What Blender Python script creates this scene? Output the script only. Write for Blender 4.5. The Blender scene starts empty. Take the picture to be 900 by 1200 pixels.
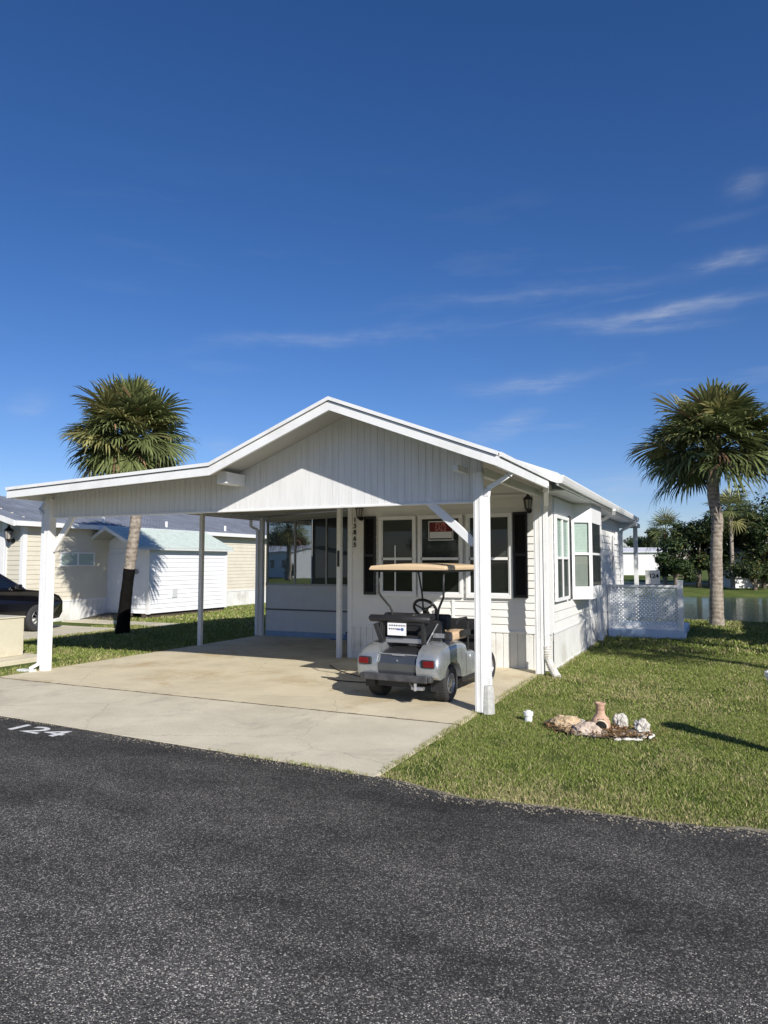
import bpy, bmesh, math, random
from mathutils import Vector, Matrix, noise as mnoise
random.seed(7)
R=math.radians
scene=bpy.context.scene
col=scene.collection

# ---------------------------------------------------------------- materials
MATS={}
def nt(m):
    m.use_nodes=True
    return m.node_tree.nodes, m.node_tree.links
def mat(name,color,rough=.6,metal=0.,var=0.,vscale=3.,bump=0.,bscale=40.,spec=.5,coat=0.,dirt=None,dscale=1.2,damt=.5,stretch=None,island=0.):
    if name in MATS: return MATS[name]
    m=bpy.data.materials.new(name); n,l=nt(m)
    b=n['Principled BSDF']; b.inputs['Roughness'].default_value=rough; b.inputs['Metallic'].default_value=metal
    b.inputs['Specular IOR Level'].default_value=spec; b.inputs['Coat Weight'].default_value=coat; b.inputs['Coat Roughness'].default_value=.05
    b.inputs['Base Color'].default_value=(*color,1)
    tc=n.new('ShaderNodeTexCoord'); mp=n.new('ShaderNodeMapping'); l.new(tc.outputs['Object'],mp.inputs['Vector'])
    if stretch: mp.inputs['Scale'].default_value=stretch
    last=None
    if var>0:
        t=n.new('ShaderNodeTexNoise'); t.inputs['Scale'].default_value=vscale; t.inputs['Detail'].default_value=6; t.inputs['Roughness'].default_value=.65
        l.new(mp.outputs[0],t.inputs['Vector'])
        r=n.new('ShaderNodeValToRGB'); r.color_ramp.elements[0].position=.3; r.color_ramp.elements[1].position=.7
        r.color_ramp.elements[0].color=(*[max(0,c*(1-var)) for c in color],1); r.color_ramp.elements[1].color=(*[min(1,c*(1+var)) for c in color],1)
        l.new(t.outputs['Fac'],r.inputs['Fac']); last=r.outputs['Color']
    if dirt:
        t2=n.new('ShaderNodeTexNoise'); t2.inputs['Scale'].default_value=dscale; t2.inputs['Detail'].default_value=8; t2.inputs['Roughness'].default_value=.7
        l.new(mp.outputs[0],t2.inputs['Vector'])
        r2=n.new('ShaderNodeValToRGB'); r2.color_ramp.elements[0].position=.5; r2.color_ramp.elements[1].position=.72
        r2.color_ramp.elements[0].color=(0,0,0,1); r2.color_ramp.elements[1].color=(damt,damt,damt,1)
        l.new(t2.outputs['Fac'],r2.inputs['Fac'])
        mx=n.new('ShaderNodeMix'); mx.data_type='RGBA'; l.new(r2.outputs['Color'],mx.inputs[0])
        if last: l.new(last,mx.inputs[6])
        else: mx.inputs[6].default_value=(*color,1)
        mx.inputs[7].default_value=(*dirt,1); last=mx.outputs[2]
    if island>0:
        g=n.new('ShaderNodeNewGeometry'); mr=n.new('ShaderNodeMapRange'); l.new(g.outputs['Random Per Island'],mr.inputs[0])
        mr.inputs[3].default_value=1-island; mr.inputs[4].default_value=1+island
        h=n.new('ShaderNodeHueSaturation'); l.new(mr.outputs[0],h.inputs['Value'])
        if last: l.new(last,h.inputs['Color'])
        else: h.inputs['Color'].default_value=(*color,1)
        last=h.outputs[0]
    if last: l.new(last,b.inputs['Base Color'])
    if bump>0:
        t3=n.new('ShaderNodeTexNoise'); t3.inputs['Scale'].default_value=bscale; t3.inputs['Detail'].default_value=5
        l.new(mp.outputs[0],t3.inputs['Vector'])
        bp=n.new('ShaderNodeBump'); bp.inputs['Strength'].default_value=bump; bp.inputs['Distance'].default_value=.02
        l.new(t3.outputs['Fac'],bp.inputs['Height']); l.new(bp.outputs[0],b.inputs['Normal'])
    MATS[name]=m; return m
def leafmat(name,color,island=.4,rough=.55,trans=.25):
    m=bpy.data.materials.new(name); n,l=nt(m); b=n['Principled BSDF']
    b.inputs['Roughness'].default_value=rough; b.inputs['Specular IOR Level'].default_value=.3
    g=n.new('ShaderNodeNewGeometry'); mr=n.new('ShaderNodeMapRange'); l.new(g.outputs['Random Per Island'],mr.inputs[0])
    mr.inputs[3].default_value=1-island; mr.inputs[4].default_value=1+island*1.3
    h=n.new('ShaderNodeHueSaturation'); l.new(mr.outputs[0],h.inputs['Value']); h.inputs['Color'].default_value=(*color,1)
    l.new(h.outputs[0],b.inputs['Base Color'])
    tr=n.new('ShaderNodeBsdfTranslucent'); l.new(h.outputs[0],tr.inputs['Color'])
    mx=n.new('ShaderNodeMixShader'); mx.inputs[0].default_value=trans
    l.new(b.outputs[0],mx.inputs[1]); l.new(tr.outputs[0],mx.inputs[2]); l.new(mx.outputs[0],n['Material Output'].inputs['Surface'])
    MATS[name]=m; return m
def paneMat(name,fac,base=(.008,.01,.012),tint=(.9,.95,1),wave=.0,rough=.015):
    """window glass in front of a dark room: reflects, and stays dark otherwise"""
    m=bpy.data.materials.new(name); n,l=nt(m); b=n['Principled BSDF']
    b.inputs['Base Color'].default_value=(*base,1); b.inputs['Roughness'].default_value=.4; b.inputs['Specular IOR Level'].default_value=.2
    g=n.new('ShaderNodeBsdfGlossy'); g.inputs['Roughness'].default_value=rough; g.inputs['Color'].default_value=(*tint,1)
    mx=n.new('ShaderNodeMixShader'); mx.inputs[0].default_value=fac
    l.new(b.outputs[0],mx.inputs[1]); l.new(g.outputs[0],mx.inputs[2]); l.new(mx.outputs[0],n['Material Output'].inputs['Surface'])
    if wave>0:
        t=n.new('ShaderNodeTexNoise'); t.inputs['Scale'].default_value=1.5; bp=n.new('ShaderNodeBump'); bp.inputs['Strength'].default_value=wave; bp.inputs['Distance'].default_value=.02
        tc=n.new('ShaderNodeTexCoord'); l.new(tc.outputs['Object'],t.inputs['Vector']); l.new(t.outputs['Fac'],bp.inputs['Height']); l.new(bp.outputs[0],g.inputs['Normal'])
    MATS[name]=m; return m
def clearPane(name,tint=(.35,.38,.36),refl=.10):
    """screened glass that lets the blinds behind show"""
    m=bpy.data.materials.new(name); n,l=nt(m)
    t=n.new('ShaderNodeBsdfTransparent'); t.inputs['Color'].default_value=(*tint,1)
    g=n.new('ShaderNodeBsdfGlossy'); g.inputs['Roughness'].default_value=.02
    mx=n.new('ShaderNodeMixShader'); mx.inputs[0].default_value=refl
    l.new(t.outputs[0],mx.inputs[1]); l.new(g.outputs[0],mx.inputs[2]); l.new(mx.outputs[0],n['Material Output'].inputs['Surface'])
    MATS[name]=m; return m

WHITE=mat('white_vinyl',(.74,.735,.70),.5,var=.05,vscale=1.3,bump=.08,bscale=25,dirt=(.5,.5,.45),dscale=.9,damt=.35)
WPAINT=mat('white_painted_metal',(.75,.755,.745),.42,var=.03,vscale=4,dirt=(.45,.43,.38),dscale=2.2,damt=.3,bump=.06,bscale=12)
GABLE=mat('white_panel_boards',(.70,.705,.70),.55,var=.06,vscale=2.,stretch=(6,1,.6),dirt=(.42,.41,.37),dscale=1.4,damt=.32)
SKIRT=mat('white_skirting',(.72,.72,.69),.5,var=.08,vscale=2,dirt=(.36,.32,.23),dscale=1.7,damt=.6,bump=.06)
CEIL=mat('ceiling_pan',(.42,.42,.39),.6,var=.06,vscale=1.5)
TRIM=mat('window_trim',(.75,.75,.74),.45,var=.03)
BLACK=mat('black_louver',(.008,.008,.01),.5,var=.2)
LAMPM=mat('lantern_black',(.015,.013,.012),.4,metal=.3)
LAMPG=mat('lantern_glass',(.35,.33,.3),.15,spec=.6)
BLIND=mat('blind_slats',(.62,.63,.59),.6,var=.05)
BLINDL=mat('light_blind',(.62,.68,.64),.6,var=.08,vscale=6)
DARKIN=mat('dark_room',(.012,.012,.012),.9)
GLS=clearPane('screened_glass',(.30,.32,.31),.045)
GLL=clearPane('clear_glass',(.75,.82,.79),.08)
GLLS=clearPane('clear_glass_with_screen',(.55,.57,.55),.05)
PMIR=paneMat('porch_glass',.42,wave=.04)
PDRK=paneMat('dark_glass',.12)
BROWN=mat('bronze_frame',(.12,.115,.11),.5,metal=.4)
PGREY=mat('porch_panel',(.58,.59,.60),.55,var=.06,vscale=1.2,dirt=(.3,.3,.3),dscale=1.3,damt=.3)
PBLUE=mat('blue_base_paint',(.24,.34,.48),.6,var=.15,vscale=4)
BEIGE=mat('beige_siding',(.66,.615,.50),.55,var=.05,dirt=(.5,.44,.33),dscale=.8,damt=.3)
ROOFB=mat('blue_grey_metal_roof',(.20,.22,.26),.5,metal=.1,var=.2,vscale=1.2)
ROOFG=mat('mint_green_shingle',(.50,.57,.52),.85,var=.12,vscale=5,bump=.1)
CONC=None

# ---------------------------------------------------------------- mesh builder
class MB:
    def __init__(s): s.v=[]; s.f=[]; s.mi=[]; s.M=None; s.cur=0
    def add(s,vs,fs):
        o=len(s.v)
        for p in vs:
            p=Vector(p)
            if s.M is not None: p=s.M@p
            s.v.append(tuple(p))
        for f in fs: s.f.append(tuple(i+o for i in f)); s.mi.append(s.cur)
        return s
    def box(s,x0,x1,y0,y1,z0,z1):
        return s.add([(x0,y0,z0),(x1,y0,z0),(x1,y1,z0),(x0,y1,z0),(x0,y0,z1),(x1,y0,z1),(x1,y1,z1),(x0,y1,z1)],
          [(3,2,1,0),(4,5,6,7),(0,1,5,4),(1,2,6,5),(2,3,7,6),(3,0,4,7)])
    def quad(s,a,b,c,d): return s.add([a,b,c,d],[(0,1,2,3)])
    def prism(s,poly,vec):
        """poly: list of 3-D points, extruded by vec"""
        n=len(poly); v=Vector(vec)
        vs=[Vector(p) for p in poly]+[Vector(p)+v for p in poly]
        fs=[tuple(range(n))[::-1],tuple(range(n,2*n))]+[(i,(i+1)%n,n+(i+1)%n,n+i) for i in range(n)]
        return s.add(vs,fs)
    def bar(s,a,b,w,h,upv=(0,0,1)):
        a=Vector(a); b=Vector(b); d=(b-a).normalized(); u=Vector(upv)
        if abs(d.dot(u))>.98: u=Vector((0,1,0))
        r=d.cross(u).normalized(); u=r.cross(d).normalized()
        vs=[]
        for p in (a,b):
            for sx,sz in ((-1,-1),(1,-1),(1,1),(-1,1)): vs.append(p+r*sx*w/2+u*sz*h/2)
        return s.add(vs,[(0,3,2,1),(4,5,6,7),(0,1,5,4),(1,2,6,5),(2,3,7,6),(3,0,4,7)])
    def tube(s,pts,r,n=8,cap=True):
        pts=[Vector(p) for p in pts]; rs=r if isinstance(r,(list,tuple)) else [r]*len(pts)
        vs=[];fs=[]; prev=None
        for i,p in enumerate(pts):
            d=(pts[min(i+1,len(pts)-1)]-pts[max(i-1,0)])
            if d.length<1e-9: d=Vector((0,0,1))
            d.normalize()
            if prev is None:
                u=Vector((0,0,1)) if abs(d.z)<.9 else Vector((1,0,0))
                u=(u-d*u.dot(d)).normalized()
            else:
                u=(prev-d*prev.dot(d)).normalized()
            prev=u; w=d.cross(u)
            for k in range(n):
                a=2*math.pi*k/n; vs.append(p+(u*math.cos(a)+w*math.sin(a))*rs[i])
        for i in range(len(pts)-1):
            for k in range(n):
                fs.append((i*n+k,i*n+(k+1)%n,(i+1)*n+(k+1)%n,(i+1)*n+k))
        if cap:
            fs.append(tuple(range(n))[::-1]); fs.append(tuple(range((len(pts)-1)*n,len(pts)*n)))
        return s.add(vs,fs)
    def lathe(s,c,prof,n=20,axis='z',cap=True):
        """prof: list of (radius, height)"""
        vs=[];fs=[];c=Vector(c)
        for (r,h) in prof:
            for k in range(n):
                a=2*math.pi*k/n; ca,sa=math.cos(a)*r,math.sin(a)*r
                vs.append(c+Vector((ca,sa,h) if axis=='z' else ((h,ca,sa) if axis=='x' else (ca,h,sa))))
        m=len(prof)
        for i in range(m-1):
            for k in range(n):
                q=(i*n+k,i*n+(k+1)%n,(i+1)*n+(k+1)%n,(i+1)*n+k)
                fs.append(q if axis!='y' else q[::-1])
        if cap:
            fs.append(tuple(range(n))[::-1]); fs.append(tuple(range((m-1)*n,m*n)))
        return s.add(vs,fs)
    def build(s,name,mats,parent=None,smooth=False,bevel=0,label=None,seg=2):
        me=bpy.data.meshes.new(name); me.from_pydata(s.v,[],s.f)
        if not isinstance(mats,(list,tuple)): mats=[mats]
        for m in mats: me.materials.append(m)
        if len(mats)>1: me.polygons.foreach_set('material_index',s.mi)
        if smooth: me.polygons.foreach_set('use_smooth',[True]*len(me.polygons))
        if smooth=='auto':
            me.update(); me.set_sharp_from_angle(angle=R(38))
        me.update()
        o=bpy.data.objects.new(name,me); col.objects.link(o)
        if parent: o.parent=parent
        if bevel>0:
            b=o.modifiers.new('bevel','BEVEL'); b.width=bevel; b.segments=seg; b.limit_method='ANGLE'; b.angle_limit=R(35)
            b.harden_normals=False
        if label: o['label']=label
        return o
def tag(o,label,cat,group=None,kind=None):
    o['label']=label; o['category']=cat
    if group: o['group']=group
    if kind: o['kind']=kind
    return o
def thing(name,label,cat,loc=(0,0,0),rz=0,group=None):
    o=bpy.data.objects.new(name,None); col.objects.link(o); o.location=loc; o.rotation_euler=(0,0,rz); o.empty_display_size=.2
    return tag(o,label,cat,group)
def struct(name,mb,m,**k):
    o=mb.build(name,m,**k); o['kind']='structure'; return o
def text(name,s,size,m,parent,M,ext=.003,sx=1,shear=0,spacing=1,font_bold=0,line=1.):
    cu=bpy.data.curves.new('t','FONT'); cu.body=s; cu.size=size; cu.align_x='CENTER'; cu.align_y='CENTER'; cu.extrude=ext; cu.shear=shear
    cu.space_character=spacing; cu.offset=font_bold; cu.resolution_u=3; cu.space_line=line
    to=bpy.data.objects.new('t',cu); col.objects.link(to)
    bpy.context.view_layer.update()
    me=bpy.data.meshes.new_from_object(to.evaluated_get(bpy.context.evaluated_depsgraph_get()))
    bpy.data.objects.remove(to)
    me.transform(Matrix.Diagonal((sx,1,1,1))); me.transform(M); me.materials.clear(); me.materials.append(m); me.name=name
    o=bpy.data.objects.new(name,me); col.objects.link(o)
    if parent: o.parent=parent
    return o
def copy_tree(o,parent=None):
    c=o.copy(); col.objects.link(c)
    if parent: c.parent=parent
    for ch in list(o.children): copy_tree(ch,c)
    return c

# siding: lap boards along direction u from point a, outward normal nrm
def lap(mb,a,u,length,z0,z1,nrm,pitch=.125,dep=.014,ztop=None):
    a=Vector(a); u=Vector(u); nrm=Vector(nrm); z=z0
    while z<z1-1e-4:
        zz=min(z+pitch,z1)
        b0=a+nrm*dep; 
        p=[Vector((b0.x,b0.y,z)),Vector((b0.x,b0.y,z))+u*length,Vector((a.x,a.y,zz))+u*length,Vector((a.x,a.y,zz))]
        if u.cross(Vector((0,0,1))).dot(nrm)<0: mb.add(p,[(3,2,1,0)])
        else: mb.add(p,[(0,1,2,3)])
        q=[Vector((a.x,a.y,z)),Vector((a.x,a.y,z))+u*length,p[1],p[0]]
        mb.add(q,[(0,1,2,3)])
        z=zz
def vpanel(mb,a,u,length,z0,ztopf,nrm,pitch=.1,groove=.012,dep=.01):
    """vertical boards; ztopf(t) gives top height at distance t"""
    a=Vector(a);u=Vector(u);nrm=Vector(nrm); t=0
    def P(t,d,z):
        p=a+u*t+nrm*d; return (p.x,p.y,z)
    z0f=z0 if callable(z0) else (lambda t:z0)
    while t<length-1e-4:
        t1=min(t+pitch-groove,length); t2=min(t+pitch,length)
        mb.quad(P(t,dep,z0f(t)),P(t1,dep,z0f(t1)),P(t1,dep,ztopf(t1)),P(t,dep,ztopf(t)))
        if t2>t1:
            mb.quad(P(t1,dep,z0f(t1)),P(t1+.001,0,z0f(t1)),P(t1+.001,0,ztopf(t1)),P(t1,dep,ztopf(t1)))
            mb.quad(P(t1+.001,0,z0f(t1)),P(t2-.001,0,z0f(t2)),P(t2-.001,0,ztopf(t2)),P(t1+.001,0,ztopf(t1)))
            mb.quad(P(t2-.001,0,z0f(t2)),P(t2,dep,z0f(t2)),P(t2,dep,ztopf(t2)),P(t2-.001,0,ztopf(t2)))
        t=t2
# ---------------------------------------------------------------- ground, road, driveway
def hgt(x,y):
    # pond basin
    def ss(a,b,t):
        t=max(0,min(1,(t-a)/(b-a))); return t*t*(3-2*t)
    near=ss(24.2,26.8,y-.06*(x)+.5*math.sin(x*.25)); far=1-ss(46.5,54,y+.05*x-1.2*math.sin(x*.13))
    left=ss(-9,-6,x); right=1-ss(75,80,x)
    h=-.02-1.0*near*far*left*right
    if y>52: h+=.35*ss(54,75,y)
    return h
def ax(segs):
    out=[]
    for a,b,n in segs:
        out+=[a+(b-a)*i/n for i in range(n)]
    return out+[segs[-1][1]]
xs=ax([(-700,-60,12),(-60,-12,12),(-12,30,60),(30,90,15),(90,700,12)])
ys=ax([(-700,-60,12),(-60,20,10),(20,30,34),(30,45,8),(45,58,26),(58,120,12),(120,900,12)])
gm=MB(); W=len(xs)
gm.v=[(x,y,hgt(x,y)) for y in ys for x in xs]
gm.f=[(j*W+i,j*W+i+1,(j+1)*W+i+1,(j+1)*W+i) for j in range(len(ys)-1) for i in range(W-1)]; gm.mi=[0]*len(gm.f)
def grassmat():
    m=bpy.data.materials.new('lawn_ground'); n,l=nt(m); b=n['Principled BSDF']; b.inputs['Roughness'].default_value=.95; b.inputs['Specular IOR Level'].default_value=.1
    tc=n.new('ShaderNodeTexCoord')
    def noise(s,d=6,r=.6):
        t=n.new('ShaderNodeTexNoise'); t.inputs['Scale'].default_value=s; t.inputs['Detail'].default_value=d; t.inputs['Roughness'].default_value=r; l.new(tc.outputs['Object'],t.inputs['Vector']); return t
    a=noise(.8); c=noise(34,8,.78); e=noise(.13,4)
    r=n.new('ShaderNodeValToRGB'); r.color_ramp.elements[0].position=.28; r.color_ramp.elements[0].color=(.05,.07,.018,1); r.color_ramp.elements[1].position=.75; r.color_ramp.elements[1].color=(.22,.23,.08,1)
    el=r.color_ramp.elements.new(.5); el.color=(.085,.12,.028,1)
    ad=n.new('ShaderNodeMath'); ad.operation='MULTIPLY_ADD'; ad.inputs[1].default_value=.55; 
    mu=n.new('ShaderNodeMath'); mu.operation='MULTIPLY'; mu.inputs[1].default_value=.45; l.new(a.outputs['Fac'],mu.inputs[0])
    l.new(c.outputs['Fac'],ad.inputs[0]); l.new(mu.outputs[0],ad.inputs[2]); l.new(ad.outputs[0],r.inputs['Fac'])
    r2=n.new('ShaderNodeValToRGB'); r2.color_ramp.elements[0].position=.52; r2.color_ramp.elements[0].color=(0,0,0,1); r2.color_ramp.elements[1].position=.7; r2.color_ramp.elements[1].color=(.55,.55,.55,1)
    q=noise(1.7,7,.7); l.new(q.outputs['Fac'],r2.inputs['Fac'])
    mx=n.new('ShaderNodeMix'); mx.data_type='RGBA'; l.new(r2.outputs['Color'],mx.inputs[0]); l.new(r.outputs['Color'],mx.inputs[6]); mx.inputs[7].default_value=(.19,.16,.075,1)
    l.new(mx.outputs[2],b.inputs['Base Color'])
    bp=n.new('ShaderNodeBump'); bp.inputs['Strength'].default_value=.9; bp.inputs['Distance'].default_value=.03; l.new(c.outputs['Fac'],bp.inputs['Height']); l.new(bp.outputs[0],b.inputs['Normal'])
    return m
LAWN=grassmat()
struct('ground',gm,LAWN,smooth=True)
# water
wm=bpy.data.materials.new('pond_water'); n,l=nt(wm); b=n['Principled BSDF']; b.inputs['Base Color'].default_value=(.018,.032,.075,1); b.inputs['Roughness'].default_value=.04; b.inputs['IOR'].default_value=1.333; b.inputs['Specular IOR Level'].default_value=.5
t=n.new('ShaderNodeTexNoise'); t.inputs['Scale'].default_value=1.6; t.inputs['Detail'].default_value=4; tc=n.new('ShaderNodeTexCoord'); mp=n.new('ShaderNodeMapping'); mp.inputs['Scale'].default_value=(.6,2.4,1)
l.new(tc.outputs['Object'],mp.inputs[0]); l.new(mp.outputs[0],t.inputs['Vector']); bp=n.new('ShaderNodeBump'); bp.inputs['Strength'].default_value=1.; bp.inputs['Distance'].default_value=.022; l.new(t.outputs['Fac'],bp.inputs['Height']); l.new(bp.outputs[0],b.inputs['Normal'])
struct('pond_water',MB().quad((-12,22,-.42),(85,22,-.42),(85,56,-.42),(-12,56,-.42)),wm)

# road edge as function of x
edge_pts=[(-60,8.2),(-20,6.4),(-7.72,5.79),(-2.68,5.52),(-1.77,5.32),(.26,5.5),(3,5.55),(60,6.2)]
def redge(x):
    for (a,b),(c,d) in zip(edge_pts,edge_pts[1:]):
        if x<=c: return b+(d-b)*(x-a)/(c-a)
    return 6.2
def redge_n(x):
    e=redge(x)
    if x>-2.66: e+=.05*mnoise.noise(Vector((x*1.3,0,0)))+.025*mnoise.noise(Vector((x*6,3,0)))
    elif x>-12: e+=.012*mnoise.noise(Vector((x*4,7,0)))
    return e
rm=MB(); xr=ax([(-60,-14,12),(-14,5,240),(5,60,12)])
rm.v=[(x,-1.9,0.) for x in xr]+[(x,redge_n(x),0.) for x in xr]+[(x,redge_n(x)+.02,-.05) for x in xr]+[(x,-1.95,-.05) for x in xr]
W=len(xr)
for i in range(W-1):
    rm.f+=[(i,i+1,W+i+1,W+i),(W+i,W+i+1,2*W+i+1,2*W+i),(3*W+i,3*W+i+1,i+1,i)]
rm.mi=[0]*len(rm.f)
def asphalt():
    m=bpy.data.materials.new('asphalt'); n,l=nt(m); b=n['Principled BSDF']; b.inputs['Specular IOR Level'].default_value=.35
    tc=n.new('ShaderNodeTexCoord')
    def noise(s,d=4,r=.6,sc=None):
        t=n.new('ShaderNodeTexNoise'); t.inputs['Scale'].default_value=s; t.inputs['Detail'].default_value=d; t.inputs['Roughness'].default_value=r
        if sc:
            mp=n.new('ShaderNodeMapping'); mp.inputs['Scale'].default_value=sc; l.new(tc.outputs['Object'],mp.inputs[0]); l.new(mp.outputs[0],t.inputs['Vector'])
        else: l.new(tc.outputs['Object'],t.inputs['Vector'])
        return t
    v=n.new('ShaderNodeTexVoronoi'); v.inputs['Scale'].default_value=155; l.new(tc.outputs['Object'],v.inputs['Vector'])
    bw=n.new('ShaderNodeSeparateColor'); l.new(v.outputs['Color'],bw.inputs[0])
    r=n.new('ShaderNodeValToRGB'); cr=r.color_ramp; cr.elements[0].position=.0; cr.elements[0].color=(.022,.020,.017,1); cr.elements[1].position=1.; cr.elements[1].color=(.46,.43,.375,1)
    e=cr.elements.new(.55); e.color=(.058,.055,.049,1); e=cr.elements.new(.85); e.color=(.14,.132,.118,1)
    l.new(bw.outputs[0],r.inputs['Fac'])
    big=noise(.75,7,.68,(1,1.9,1)); mr=n.new('ShaderNodeMapRange'); mr.inputs[1].default_value=.3; mr.inputs[2].default_value=.7; mr.inputs[3].default_value=.42; mr.inputs[4].default_value=1.95; l.new(big.outputs['Fac'],mr.inputs[0])
    # darker fresh strip along the kerb side, wear lighter towards the lane
    sp=n.new('ShaderNodeSeparateXYZ'); l.new(tc.outputs['Object'],sp.inputs[0])
    wv=noise(1.2,3); ad=n.new('ShaderNodeMath'); ad.operation='MULTIPLY_ADD'; ad.inputs[1].default_value=.5; l.new(wv.outputs['Fac'],ad.inputs[0]); l.new(sp.outputs['Y'],ad.inputs[2])
    mr2=n.new('ShaderNodeMapRange'); mr2.inputs[1].default_value=2.6; mr2.inputs[2].default_value=5.6; mr2.inputs[3].default_value=1.35; mr2.inputs[4].default_value=.62; l.new(ad.outputs[0],mr2.inputs[0])
    mm=n.new('ShaderNodeMath'); mm.operation='MULTIPLY'; l.new(mr.outputs[0],mm.inputs[0]); l.new(mr2.outputs[0],mm.inputs[1])
    h=n.new('ShaderNodeHueSaturation'); l.new(r.outputs['Color'],h.inputs['Color']); l.new(mm.outputs[0],h.inputs['Value'])
    # dusty pale scuffs worn into the lane
    sc=noise(.9,8,.78,(.8,2.6,1)); sr=n.new('ShaderNodeValToRGB'); sr.color_ramp.elements[0].position=.60; sr.color_ramp.elements[1].position=.74; sr.color_ramp.elements[0].color=(0,0,0,1); sr.color_ramp.elements[1].color=(.55,.55,.55,1); l.new(sc.outputs['Fac'],sr.inputs['Fac'])
    f2=noise(45,3); fr=n.new('ShaderNodeMapRange'); fr.inputs[1].default_value=.45; fr.inputs[2].default_value=.6; l.new(f2.outputs['Fac'],fr.inputs[0]); fm=n.new('ShaderNodeMath'); fm.operation='MULTIPLY'; l.new(sr.outputs['Color'],fm.inputs[0]); l.new(fr.outputs[0],fm.inputs[1])
    dm=n.new('ShaderNodeMix'); dm.data_type='RGBA'; l.new(fm.outputs[0],dm.inputs[0]); l.new(h.outputs[0],dm.inputs[6]); dm.inputs[7].default_value=(.26,.25,.21,1); l.new(dm.outputs[2],b.inputs['Base Color'])
    b.inputs['Roughness'].default_value=.85
    bp=n.new('ShaderNodeBump'); bp.inputs['Strength'].default_value=1.; bp.inputs['Distance'].default_value=.012; bp.invert=True
    l.new(v.outputs['Distance'],bp.inputs['Height'])
    n2=noise(35,4); bp2=n.new('ShaderNodeBump'); bp2.inputs['Strength'].default_value=.5; bp2.inputs['Distance'].default_value=.012; l.new(n2.outputs['Fac'],bp2.inputs['Height']); l.new(bp.outputs[0],bp2.inputs['Normal'])
    l.new(bp2.outputs[0],b.inputs['Normal'])
    return m
struct('road',rm,asphalt())
vm=MB(); xv=ax([(-2.66,5,90)]); Wv=len(xv)
vm.v=[(x,redge_n(x)-.035+.03*mnoise.noise(Vector((x*5,1,4))),.003) for x in xv]+[(x,redge_n(x)+.06+.07*mnoise.noise(Vector((x*3,5,4))),-.012) for x in xv]
vm.f=[(i,i+1,Wv+i+1,Wv+i) for i in range(Wv-1)]; vm.mi=[0]*len(vm.f)
struct('sandy_verge',vm,mat('verge_sand',(.30,.26,.18),.95,var=.5,vscale=25,bump=.6,bscale=60))
gr_=random.Random(21); m=MB()
for _ in range(2600):
    x=gr_.uniform(-12,3); y=redge_n(x)-abs(gr_.gauss(0,.09))-.01; s=gr_.uniform(.003,.009)
    if -7.4<x<-5.9 and y<5.65: continue
    m.add([(x-s,y,.0),(x+s,y-s*.3,.0),(x,y+s,.0),(x,y,s*1.1+.001)],[(0,1,3),(1,2,3),(2,0,3)])
o=m.build('loose_grit',mat('grit',(.34,.30,.23),.9,var=.4,vscale=30)); tag(o,'loose sandy grit along the edge of the asphalt','grit',kind='stuff')
def concrete(name,c0,c1,stain,stainamt=.6,speck=.12):
    m=bpy.data.materials.new(name); n,l=nt(m); b=n['Principled BSDF']; b.inputs['Roughness'].default_value=.85; b.inputs['Specular IOR Level'].default_value=.25
    tc=n.new('ShaderNodeTexCoord')
    def noise(s,d=6,r=.65,dist=0):
        t=n.new('ShaderNodeTexNoise'); t.inputs['Scale'].default_value=s; t.inputs['Detail'].default_value=d; t.inputs['Roughness'].default_value=r; t.inputs['Distortion'].default_value=dist; l.new(tc.outputs['Object'],t.inputs['Vector']); return t
    a=noise(1.1); r=n.new('ShaderNodeValToRGB'); r.color_ramp.elements[0].position=.3; r.color_ramp.elements[1].position=.68; r.color_ramp.elements[0].color=(*c0,1); r.color_ramp.elements[1].color=(*c1,1); l.new(a.outputs['Fac'],r.inputs['Fac'])
    s=noise(.7,8,.7,.6); r2=n.new('ShaderNodeValToRGB'); r2.color_ramp.elements[0].position=.52; r2.color_ramp.elements[1].position=.66; r2.color_ramp.elements[0].color=(0,0,0,1); r2.color_ramp.elements[1].color=(stainamt,)*3+(1,); l.new(s.outputs['Fac'],r2.inputs['Fac'])
    mx=n.new('ShaderNodeMix'); mx.data_type='RGBA'; l.new(r2.outputs['Color'],mx.inputs[0]); l.new(r.outputs['Color'],mx.inputs[6]); mx.inputs[7].default_value=(*stain,1)
    f=noise(60,5,.8); mr=n.new('ShaderNodeMapRange'); mr.inputs[1].default_value=.3; mr.inputs[2].default_value=.7; mr.inputs[3].default_value=1-speck; mr.inputs[4].default_value=1+speck; l.new(f.outputs['Fac'],mr.inputs[0])
    # hairline cracks
    vo=n.new('ShaderNodeTexVoronoi'); vo.feature='DISTANCE_TO_EDGE'; vo.inputs['Scale'].default_value=.42
    wn=noise(2.5,5); va=n.new('ShaderNodeVectorMath'); va.operation='MULTIPLY_ADD'; l.new(wn.outputs['Color'],va.inputs[0]); va.inputs[1].default_value=(.35,.35,0); l.new(tc.outputs['Object'],va.inputs[2]); l.new(va.outputs[0],vo.inputs['Vector'])
    cr=n.new('ShaderNodeMapRange'); cr.inputs[1].default_value=0; cr.inputs[2].default_value=.004; cr.inputs[3].default_value=.72; cr.inputs[4].default_value=1; l.new(vo.outputs['Distance'],cr.inputs[0])
    mu=n.new('ShaderNodeMath'); mu.operation='MULTIPLY'; l.new(mr.outputs[0],mu.inputs[0]); l.new(cr.outputs[0],mu.inputs[1])
    h=n.new('ShaderNodeHueSaturation'); l.new(mx.outputs[2],h.inputs['Color']); l.new(mu.outputs[0],h.inputs['Value']); l.new(h.outputs[0],b.inputs['Base Color'])
    bp=n.new('ShaderNodeBump'); bp.inputs['Strength'].default_value=.35; bp.inputs['Distance'].default_value=.01; l.new(f.outputs['Fac'],bp.inputs['Height']); l.new(bp.outputs[0],b.inputs['Normal'])
    return m
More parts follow.
